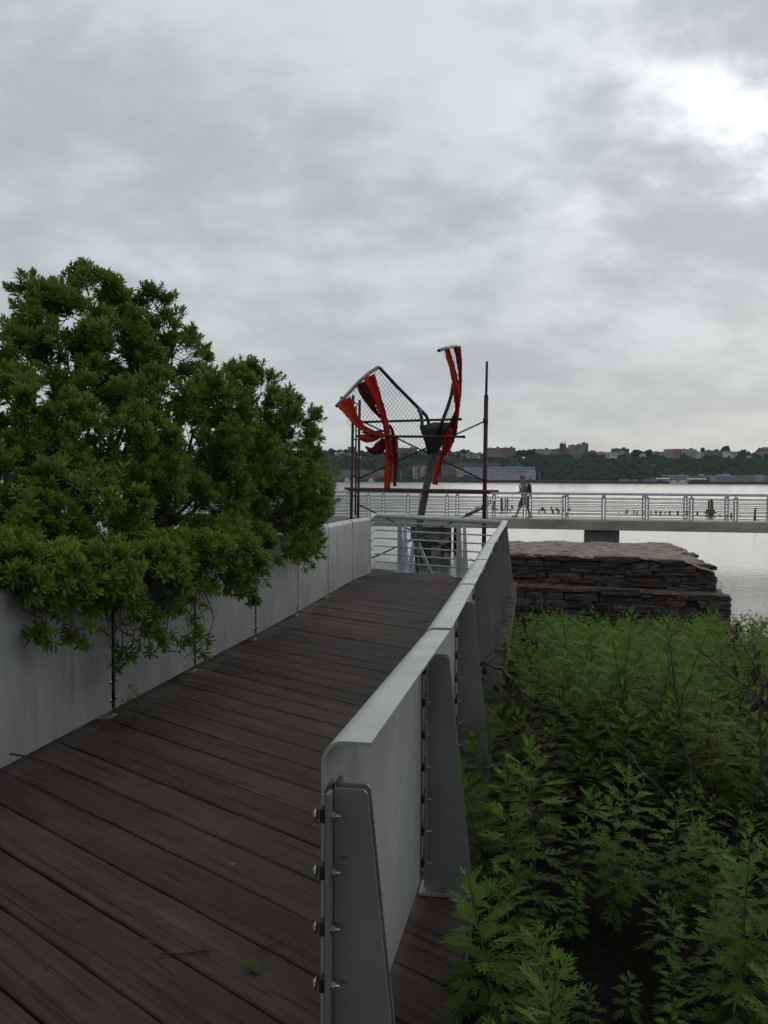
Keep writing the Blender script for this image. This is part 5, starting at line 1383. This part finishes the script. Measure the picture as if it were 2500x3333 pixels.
# bare hanging twigs on the wall face
for x0, y0, d0, x1, y1, d1 in ((95, 1290, 5.3, 170, 1382, 5.4), (70, 1280, 5.2, 200, 1365, 5.5), (200, 1355, 5.6, 255, 1340, 5.7), (215, 1290, 5.7, 250, 1400, 5.9), (225, 1300, 5.75, 262, 1412, 5.9), (250, 1355, 5.9, 320, 1372, 6.1), (250, 1340, 5.9, 330, 1352, 6.1),
                                  (245, 1300, 5.8, 300, 1395, 6.0), (350, 1400, 6.2, 410, 1390, 6.7), (280, 1280, 6.1, 420, 1265, 7.1), (230, 1280, 5.8, 180, 1310, 5.6), (120, 1290, 5.4, 110, 1330, 5.3), (150, 1300, 5.5, 150, 1340, 5.5)):
    a, b = PD(x0, y0, d0), PD(x1, y1, d1)
    for q in (a, b):
        if wall_side(q) > -.06: q[:2] -= wnl * (wall_side(q) + .06)
    m.tube(wiggle(a, b, 8, .018, rg, -.05), .0042, 4, False)
tag(part('twig', m, bark, shrub, False, fix=False), kind='stuff')

# ------------------------------------------------------------------ mugwort-like weeds on the bank
def weed_leaf(rg, L, droop, pairs=3):
    """deeply cut leaf along +x with pointed lobes: list of kites"""
    V, F = [], []
    def kite(bx0, by0, tx, ty, w_):
        o = len(V); dx, dy = tx - bx0, ty - by0; l_ = math.hypot(dx, dy); nx, ny = -dy / l_ * w_, dx / l_ * w_
        mx, my = bx0 + dx * .42, by0 + dy * .42
        V.extend([(bx0, by0), (mx + nx, my + ny), (tx, ty), (mx - nx, my - ny)]); F.extend([(o, o + 3, o + 1), (o + 1, o + 3, o + 2)])
    kite(0, 0, L, 0, L * .062)
    for k in range(pairs):
        x0 = L * (.26 + .20 * k); ll = L * (.40 - .055 * k) * rg.uniform(.85, 1.15); an = R(rg.uniform(32, 50))
        for s in (-1, 1):
            kite(x0, 0, x0 + ll * math.cos(an), s * ll * math.sin(an), L * .046)
            if k < 2:                                         # tooth on the lobe
                a2 = an - R(28); hx, hy = x0 + ll * .45 * math.cos(an), s * ll * .45 * math.sin(an)
                kite(hx, hy, hx + ll * .42 * math.cos(a2), hy + s * ll * .42 * math.sin(a2), L * .030)
    V = np.array([(x, y, -droop * (x / L) ** 2 * L + .10 * abs(y)) for x, y in V])
    return V, np.array(F)
def weed_np(rg, H=.75, top_dense=True):
    V, F, T = [], [], []; o = 0
    nl = int(H * 48); lean = rg.uniform(-.10, .10, 2)
    def at(u): return np.array((lean[0] * u * u * H, lean[1] * u * u * H, H * u))
    for k in range(nl):
        u = .25 + .75 * (k + .5) / nl
        L = (.16 * (1 - u) ** .5 + .062) * rg.uniform(.8, 1.2)
        if u > .9: L = .065 * rg.uniform(.8, 1.2)
        el = R(-12 + 78 * u ** 3 + rg.uniform(-10, 14)); az = k * 2.4 + rg.uniform(-.35, .35)
        lv, lf = weed_leaf(rg, L, rg.uniform(.10, .50) * (1 - .6 * u), 3 if L > .06 else 2)
        ca, sa, ce, se = math.cos(az), math.sin(az), math.cos(el), math.sin(el)
        X = np.array((ca * ce, sa * ce, se)); Y = np.array((-sa, ca, 0)); Z = np.cross(X, Y)
        base = at(u) + X * .012
        V.append(lv[:, :1] * X + lv[:, 1:2] * Y + lv[:, 2:3] * Z + base); F.append(lf + o); o += len(lv)
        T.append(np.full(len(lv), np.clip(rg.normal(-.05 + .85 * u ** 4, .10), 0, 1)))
    sv = np.concatenate([at(u) + (np.array([(math.cos(q), math.sin(q), 0) for q in (0, 2.09, 4.19)]) * (.005 * (1 - .6 * u))) for u in (0, .33, .66, 1)])
    sf = np.array([(i * 3 + k, i * 3 + (k + 1) % 3, i * 3 + 3 + (k + 1) % 3) for i in range(3) for k in range(3)] + [(i * 3 + k, i * 3 + 3 + (k + 1) % 3, i * 3 + 3 + k) for i in range(3) for k in range(3)])
    return np.concatenate(V), np.concatenate(F), np.concatenate(T), sv, sf
rg = np.random.default_rng(33)
WEEDS = [weed_np(rg, h) for h in (.50, .58, .64, .70, .76, .82)]
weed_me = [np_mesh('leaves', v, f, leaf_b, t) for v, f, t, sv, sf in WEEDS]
weed_st = [np_mesh('stem', sv, sf, stem_m) for v, f, t, sv, sf in WEEDS]
spots = []
def deck_right(y): return XR(y)
y = 1.7
while y < 17.6:
    step = .235 if y < 5 else .225 if y < 9 else .26
    xl = deck_right(y) + .03; xh = max(2.2, y * .46 + .6)
    x = xl + rg.uniform(0, step)
    while x < xh:
        xx, yy = x + rg.uniform(-.09, .09), y + rg.uniform(-.10, .10)
        ok = xx > deck_right(yy) + .04
        # bare hollow of dark soil in the foreground
        g1 = ((xx - 0.70) / .36) ** 2 + ((yy - 3.25) / .34) ** 2
        g2 = ((xx - 1.15) / .5) ** 2 + ((yy - 4.1) / .4) ** 2
        if g1 < 1: ok = False
        if yy < 3.0 and .45 < xx < 1.0: ok = False
        if g2 < 1 and rg.random() < .45: ok = False
        if yy < 5.5 and mnoise.noise((xx * 1.4, yy * 1.4, 9)) < -.34: ok = False
        if yy > 16.2 and xx < 3.0 and rg.random() < .5: ok = False
        if ok: spots.append((xx, yy))
        x += step * rg.uniform(.8, 1.25)
    y += step * .9
def weed_scale(x, y):
    s = 1.0 if y > 6 else .78 + .22 * max(0, (y - 3.5)) / 2.5
    return s * rg.uniform(.66, 1.12) * (1.0 + .75 * mnoise.noise((x * .95 + 7, y * .75, 2)))
inst = [(x, y, ground_z(x, y) - .01, weed_scale(x, y), rg.uniform(0, 6.28), int(rg.integers(0, 6)), rg.uniform(-.16, .16), rg.uniform(-.16, .16)) for x, y in spots]
for y in np.arange(3.9, 9.0, .22):
    x = deck_right(y) + rg.uniform(.02, .10); inst.append((x, y, ground_z(x, y), rg.uniform(.75, 1.05), rg.uniform(0, 6.28), int(rg.integers(0, 6)), rg.uniform(-.1, .1), rg.uniform(-.25, -.05)))
# a few set by eye at the front
for x, y, s, k in ((.34, 2.62, .80, 3), (.50, 2.72, .75, 1), (.42, 2.95, .72, 2), (.30, 2.95, .8, 0), (.24, 2.3, .62, 1), (.46, 2.35, .6, 0), (.80, 2.58, .40, 1), (1.15, 2.62, .7, 2), (1.28, 2.9, .75, 3), (1.1, 3.0, .6, 1), (1.35, 2.5, .7, 4)):
    inst.append((x, y, ground_z(x, y) - .01, s, rg.uniform(0, 6.28), k, rg.uniform(-.12, .12), rg.uniform(-.12, .12)))
def fit(q):
    x, y, z, s = q[:4]; lim = (1.61 - (.150 + .006 * mnoise.noise((x * 1.5, y * .5, 3))) * y - z) / .72
    s = max(.3, min(s, lim * (1.0 if y > 8 else .92))) if y > 3.8 else s
    ty = q[7] - (.34 * max(0, 1 - (x - deck_right(y)) / .35) if y > 3.2 else 0)         # the outermost plants lean over the deck edge
    return q[:3] + (s,) + q[4:7] + (ty,)
for x, y, s, k in ((.62, 2.75, .34, 1), (.78, 2.9, .30, 0), (.9, 2.8, .38, 2), (.56, 3.1, .32, 4), (.98, 3.1, .40, 3), (.72, 3.45, .36, 5), (.88, 3.5, .42, 1), (.6, 3.55, .40, 2), (1.02, 3.35, .45, 0), (.5, 3.3, .5, 3), (1.1, 2.95, .5, 4), (1.2, 3.25, .6, 2), (1.0, 2.7, .42, 5), (.52, 2.95, .42, 0), (1.3, 2.7, .6, 1), (.8, 3.75, .5, 4), (1.0, 3.8, .55, 1)):
    inst.append((x, y, ground_z(x, y) - .01, s, rg.uniform(0, 6.28), k, rg.uniform(-.2, .2), rg.uniform(-.2, .2)))
inst = [fit(q) for q in inst]
inst = [q for q in inst if abs(q[0] / q[1] - .0) < .52]
inst.sort(key=lambda q: q[1])
print('weeds', len(inst))
GW = 'leafy weeds growing on the bank beside the boardwalk'
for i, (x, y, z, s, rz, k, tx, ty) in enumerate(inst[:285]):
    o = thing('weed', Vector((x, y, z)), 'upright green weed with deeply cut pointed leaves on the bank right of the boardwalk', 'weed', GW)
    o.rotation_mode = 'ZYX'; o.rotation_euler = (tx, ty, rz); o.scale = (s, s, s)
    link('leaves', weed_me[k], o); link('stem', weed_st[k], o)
VV, FF, TT, off = [], [], [], 0
for (x, y, z, s, rz, k, tx, ty) in inst[285:]:
    v, f, t, sv, sf = WEEDS[k]
    c_, s_ = math.cos(rz), math.sin(rz); q = v * s
    VV.append(np.stack([q[:, 0] * c_ - q[:, 1] * s_ + x + ty * q[:, 2], q[:, 0] * s_ + q[:, 1] * c_ + y - tx * q[:, 2], q[:, 2] + z], 1)); FF.append(f + off); off += len(v); TT.append(np.clip(t + rg.normal(0, .08), 0, 1))
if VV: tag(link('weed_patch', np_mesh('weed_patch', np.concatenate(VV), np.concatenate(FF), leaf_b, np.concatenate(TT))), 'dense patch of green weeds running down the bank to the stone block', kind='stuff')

# withered plants among the green ones, thickest beside the wall brackets
wither_m = mat('withered_foliage', (0.020, 0.020, 0.009), (0.060, 0.050, 0.022), scale=5, rough=.9, spec=.05, rnd=.3, tint=(0.075, 0.062, 0.028))
yellow_m = mat('yellowing_foliage', (0.075, 0.085, 0.018), (0.13, 0.125, 0.03), scale=5, rough=.8, spec=.05, rnd=.2, tint=(0.17, 0.15, 0.04))
def odd_weed(x, y, s, k, mm, name, label, group, tilt=0.0):
    o = thing(name, Vector((x, y, ground_z(x, y) - .01)), label, 'weed', group)
    o.rotation_mode = 'ZYX'; o.rotation_euler = (rg.uniform(-.15, .15), rg.uniform(-.15, .15) - tilt, rg.uniform(0, 6.28)); o.scale = (s, s, s)
    c = link('leaves', weed_me[k], o); c.material_slots[0].link = 'OBJECT'; c.material_slots[0].material = mm
    c = link('stem', weed_st[k], o); c.material_slots[0].link = 'OBJECT'; c.material_slots[0].material = dry
for k in range(16):
    y = rg.uniform(4.3, 7.5); x = deck_right(y) + rg.uniform(.05, .45)
    odd_weed(x, y, rg.uniform(.7, 1.05), int(rg.integers(0, 6)), wither_m, 'withered_weed', 'dark withered brown weed crowding the foot of the wall brackets', 'withered weeds beside the wall brackets', .2)
for k in range(18):
    y = rg.uniform(4.5, 13); x = rg.uniform(deck_right(y) + .5, y * .42); s = min(rg.uniform(.7, 1.0), (1.61 - .152 * y - ground_z(x, y)) / .74)
    odd_weed(x, y, s, int(rg.integers(0, 6)), yellow_m, 'yellowing_weed', 'yellowing olive weed standing among the green ones on the bank', 'yellowing weeds scattered on the bank')

# dry stalks and dead twigs among the weeds
def stalk(pts, r, label, name='dry_stalk', side=6, leaves=0, seed=0):
    rg2 = np.random.default_rng(seed); P_ = [Vector(PD(*q)) for q in pts]; base = P_[0].copy()
    o = thing(name, base, label, 'dry stalk')
    pp = []
    for i in range(len(P_) - 1):
        for k in range(5): pp.append(P_[i].lerp(P_[i + 1], k / 5) + Vector(rg2.normal(size=3) * r * .8))
    pp.append(P_[-1]); n = len(pp)
    m = MB(); m.tube(pp, [r * (1 - .7 * i / n) for i in range(n)], 6); part('stem', m, dry, o, True)
    m = MB()
    for k in range(side):
        i = int(n * rg2.uniform(.25, .95)); a = pp[min(i, n - 1)]; d_ = Vector((rg2.uniform(-1, 1), rg2.uniform(-.6, .6), rg2.uniform(.1, .9))).normalized() * rg2.uniform(.08, .30)
        b = a + d_; m.tube([a, a.lerp(b, .5) + Vector(rg2.normal(size=3) * .015), b], [r * .45, r * .35, r * .2], 4)
    if side: tag(part('side_twig', m, dry, o), kind='stuff')
    if leaves:
        V, F = [], []; of_ = 0
        for k in range(leaves):
            a = np.array(pp[int(n * rg2.uniform(.35, .999))]) + rg2.normal(size=3) * np.array((.05, .05, .04)); a[2] -= .04
            L = rg2.uniform(.04, .085); lf = leaf_np(L, L * rg2.uniform(.4, .7), rg2.uniform(.2, .8)); Fm = frame_from(rg2.normal(size=3) * .6 + np.array((0, 0, -.9)), rg2.uniform(0, 6), rg2)
            V.append(lf[:, :1] * Fm[:, 2] + lf[:, 1:2] * Fm[:, 0] + lf[:, 2:3] * Fm[:, 1] + a - np.array(base[:])); F.append(LEAF_F + of_); of_ += 7
        tag(link('withered_leaves', np_mesh('withered_leaves', np.concatenate(V), np.concatenate(F), dry_leaf), o), kind='stuff')
stalk([(1500, 1800, 4.3), (1490, 1650, 4.4), (1465, 1560, 4.5), (1450, 1420, 4.6), (1445, 1345, 4.7)], .009, 'tall thick brown dead stalk rising right of centre in the weeds', seed=1)
stalk([(1659, 1720, 4.2), (1640, 1560, 4.3), (1645, 1480, 4.4), (1630, 1430, 4.5)], .010, 'dark dead stalk with withered leaves at the right edge of the weeds', leaves=40, seed=2)
stalk([(1300, 1560, 5.2), (1400, 1680, 4.6), (1500, 1790, 4.2)], .007, 'long brown dead stem leaning down to the right across the weeds', seed=3, side=3)
stalk([(1180, 1560, 6.2), (1130, 1500, 6.1), (1090, 1450, 6.0), (1040, 1432, 5.95), (1000, 1440, 5.9), (985, 1490, 5.85), (990, 1560, 5.8)], .0075, 'arching dead branch with hanging withered leaves in front of the wall brackets', 'arching_branch', 5, 80, 4)
stalk([(1150, 1480, 9.0), (1140, 1400, 9.1), (1133, 1330, 9.2), (1132, 1300, 9.2)], .009, 'brown withered weed standing against the stone block at its left', leaves=45, seed=5)
stalk([(1480, 1400, 10.5), (1440, 1330, 11), (1400, 1300, 11.3)], .007, 'thin dead twig leaning left in front of the stone block', seed=6, side=8)
stalk([(1570, 1400, 11), (1590, 1370, 11.3), (1600, 1345, 11.5)], .007, 'small withered weed by the water at the right of the stone block', leaves=25, seed=7, side=5)
stalk([(1530, 1420, 10), (1490, 1350, 10.4), (1470, 1320, 10.8)], .006, 'fine branching dead twig near the right end of the stone block', seed=8, side=12)
stalk([(1060, 1900, 3.5), (1130, 1888, 3.55), (1200, 1890, 3.6), (1270, 1915, 3.65), (1360, 1930, 3.7)], .0025, 'thin pale dead stem lying across the dark hollow in the weeds', seed=9, side=0)
stalk([(1659, 1520, 4.4), (1560, 1440, 4.8), (1500, 1400, 5.1)], .006, 'slender dark dead stem leaning left near the right edge', seed=10, side=3)

# tangle of thin dead stems left from last year
rg = np.random.default_rng(77); m = MB()
for k in range(110):
    y = rg.uniform(4.2, 15.5); x = rg.uniform(XR(y) + .1, max(XR(y) + .6, y * .45)); z = ground_z(x, y)
    h = rg.uniform(.35, .95) * (1 if y > 5 else .7); a_ = rg.uniform(0, 6.28); ln = rg.uniform(.05, .6)
    top = np.array((x + ln * math.cos(a_), y + ln * math.sin(a_), z + h)); pts = wiggle((x, y, z), top, 5, .012, rg, rg.uniform(0, .1))
    m.tube(pts, [.0035, .0032, .003, .0026, .002, .0015], 3, False)
    for q in range(int(rg.integers(0, 4))):
        p0 = pts[int(rg.integers(2, 6))]; e_ = p0 + Vector(rg.normal(size=3) * .08); m.tube([p0, e_], [.002, .001], 3, False)
tag(link('dead_stems', m.mesh('dead_stems', dry)), 'thin dead brown stems tangled among the weeds on the bank', kind='stuff')

# small plants and litter on the boardwalk
def leaf_scrap(px, py, n, size, label, seed, name='leaf_scrap', up=.15, m_=None, z0=None):
    rg2 = np.random.default_rng(seed); b = PZ(px * DS, py * DS, DZ(3) + .004) if z0 is None else Vector(PD(px, py, z0))
    V, F = [], []; of_ = 0
    for k in range(n):
        lf, ff = weed_leaf(rg2, size * rg2.uniform(.6, 1.1), .2, 2); Fm = frame_from(np.array((rg2.normal(), rg2.normal(), abs(rg2.normal()) * up + .05)), rg2.uniform(0, 6.3), rg2)
        X = Fm[:, 2]; Y = np.cross((0, 0, 1), X); Y /= np.linalg.norm(Y); Zv = np.cross(X, Y)
        V.append(lf[:, :1] * X + lf[:, 1:2] * Y + lf[:, 2:3] * Zv * .5 + np.array((0, 0, .012)) + rg2.normal(size=3) * np.array((size * .2, size * .2, 0))); F.append(ff + of_); of_ += len(lf)
    o = link(name, np_mesh(name, np.concatenate(V), np.concatenate(F), m_ or leaf_b), None, loc=b); tag(o, label, 'leaf')
leaf_scrap(178, 1983, 7, .035, 'small bright green leaf scrap on the planks near the left', 1)
leaf_scrap(322, 2042, 6, .035, 'dull green tuft growing in the gap between two planks', 2)
leaf_scrap(432, 2055, 4, .03, 'faded grey-green leaf scrap lying right of the fallen twig', 3, m_=dry_leaf)
leaf_scrap(540, 2090, 9, .055, 'longest green leafy sprig fallen on the planks near the steel wall', 4)
leaf_scrap(505, 1870, 3, .02, 'tiny pale scrap on a plank near the steel wall', 5, m_=wallm((.4, .4, .4)))
def twig_on_deck(pts, r, label, seed):
    rg2 = np.random.default_rng(seed); P_ = [PZ(x * DS, y * DS, DZ(3) + .008) for x, y in pts]
    m = MB(); m.tube([p + Vector((0, 0, abs(rg2.normal()) * .004)) for p in P_], r, 5); o = link('fallen_twig', m.mesh('fallen_twig', dry, False, P_[0]), None, loc=P_[0]); tag(o, label, 'twig')
twig_on_deck([(345, 2060), (370, 2062), (400, 2060), (435, 2057), (455, 2056)], .0035, 'brown fallen twig lying on the near planks', 1)
twig_on_deck([(560, 2056), (585, 2042), (610, 2030)], .002, 'thin straw-like twig on the planks beside the steel wall', 2)
a = [PD(22, 1628, 4.95), PD(70, 1636, 4.9), PD(110, 1650, 4.85), PD(130, 1670, 4.8)]
m = MB(); m.tube([Vector(q) for q in a], [.006, .005, .004, .003], 5); o = link('fallen_twig', m.mesh('fallen_twig', dry, False, Vector(a[0])), None, loc=Vector(a[0])); tag(o, 'dark twig propped against the foot of the left steel wall', 'twig')
def seedling(px, py, d, h, label, seed):
    b = P(px * DS, py * DS, d); b.z = DZ(b.y) + .0
    o = thing('seedling', b, label, 'seedling')
    v, f, t, sv, sf = WEEDS[seed % 6]; s = h / .6
    o.scale = (s, s, s); link('leaves', weed_me[seed % 6], o); link('stem', weed_st[seed % 6], o)
seedling(292, 1535, 6.1, .26, 'pale green seedling sprouting at the foot of the left steel wall', 1)
seedling(268, 1545, 6.0, .16, 'smaller seedling beside the taller one at the left wall foot', 3)
b = Vector(PD(1556, 1285, 19.8)); b.z = ZL + .0
o = thing('seedling', b, 'small green plant growing on the right corner ledge of the stone block', 'seedling'); o.scale = (.5, .5, .5); link('leaves', weed_me[0], o); link('stem', weed_st[0], o)

# ------------------------------------------------------------------ unseen trees added behind the viewpoint to darken the near ground
def unseen_shade_tree(x, y, label, blobs, seed):
    rg2 = np.random.default_rng(seed); b = np.array((x, y, -.2)); o = thing('tree', Vector(b), label, 'tree')
    m = MB(); m.tube(wiggle(b - b, np.array((.1, .1, 3.2)), 6, .04, rg2), [.22, .19, .17, .16, .15, .14, .13], 10); link('trunk', m.mesh('trunk', bark, True), o)
    V, F, off = [], [], 0
    for cx, cy, cz, r in blobs:
        c = np.array((cx, cy, cz)) - b
        m = MB(); m.tube(wiggle((.1, .1, 3.0), c, 6, .1, rg2), [.10, .09, .075, .06, .05, .035, .02], 6); link('branch', m.mesh('branch', bark, True), o)
        n = int(150 * r * r)
        d_ = rg2.normal(size=(n, 3)); d_ /= np.linalg.norm(d_, axis=1)[:, None]
        p = c + d_ * (r * rg2.uniform(.25, 1.0, (n, 1)) ** .5)
        a = rg2.normal(size=(n, 3)); a /= np.linalg.norm(a, axis=1)[:, None]; q = np.cross(a, rg2.normal(size=(n, 3))); q /= np.linalg.norm(q, axis=1)[:, None]
        L = rg2.uniform(.10, .20, (n, 1))
        V.append(np.stack([p - a * L, p + q * L * .5, p + a * L, p - q * L * .5], 1).reshape(-1, 3)); F.append(np.arange(n * 4).reshape(n, 4) + off); off += n * 4
    tag(link('crown', np_mesh('crown', np.concatenate(V), np.concatenate(F), leaf_a, np.zeros(off)), o), kind='stuff')
unseen_shade_tree(-2.6, -3.2, 'unseen leafy tree added behind the viewpoint for near shade, on the shrub side', [(-2.6, -3.2, 5.2, 2.1), (-1.0, -1.6, 4.9, 1.7), (-3.6, -1.8, 5.4, 1.7), (-.6, -3.6, 5.8, 2.0), (-4.6, -3.6, 4.9, 2.0)], 51)
unseen_shade_tree(3.0, -2.6, 'unseen leafy tree added behind the viewpoint for near shade, on the weedy bank', [(3.0, -2.6, 4.8, 2.1), (1.2, -2.0, 4.8, 1.7), (4.4, -2.8, 4.6, 1.8), (2.6, -4.4, 5.6, 2.2), (0.4, -4.4, 5.0, 1.9)], 52)
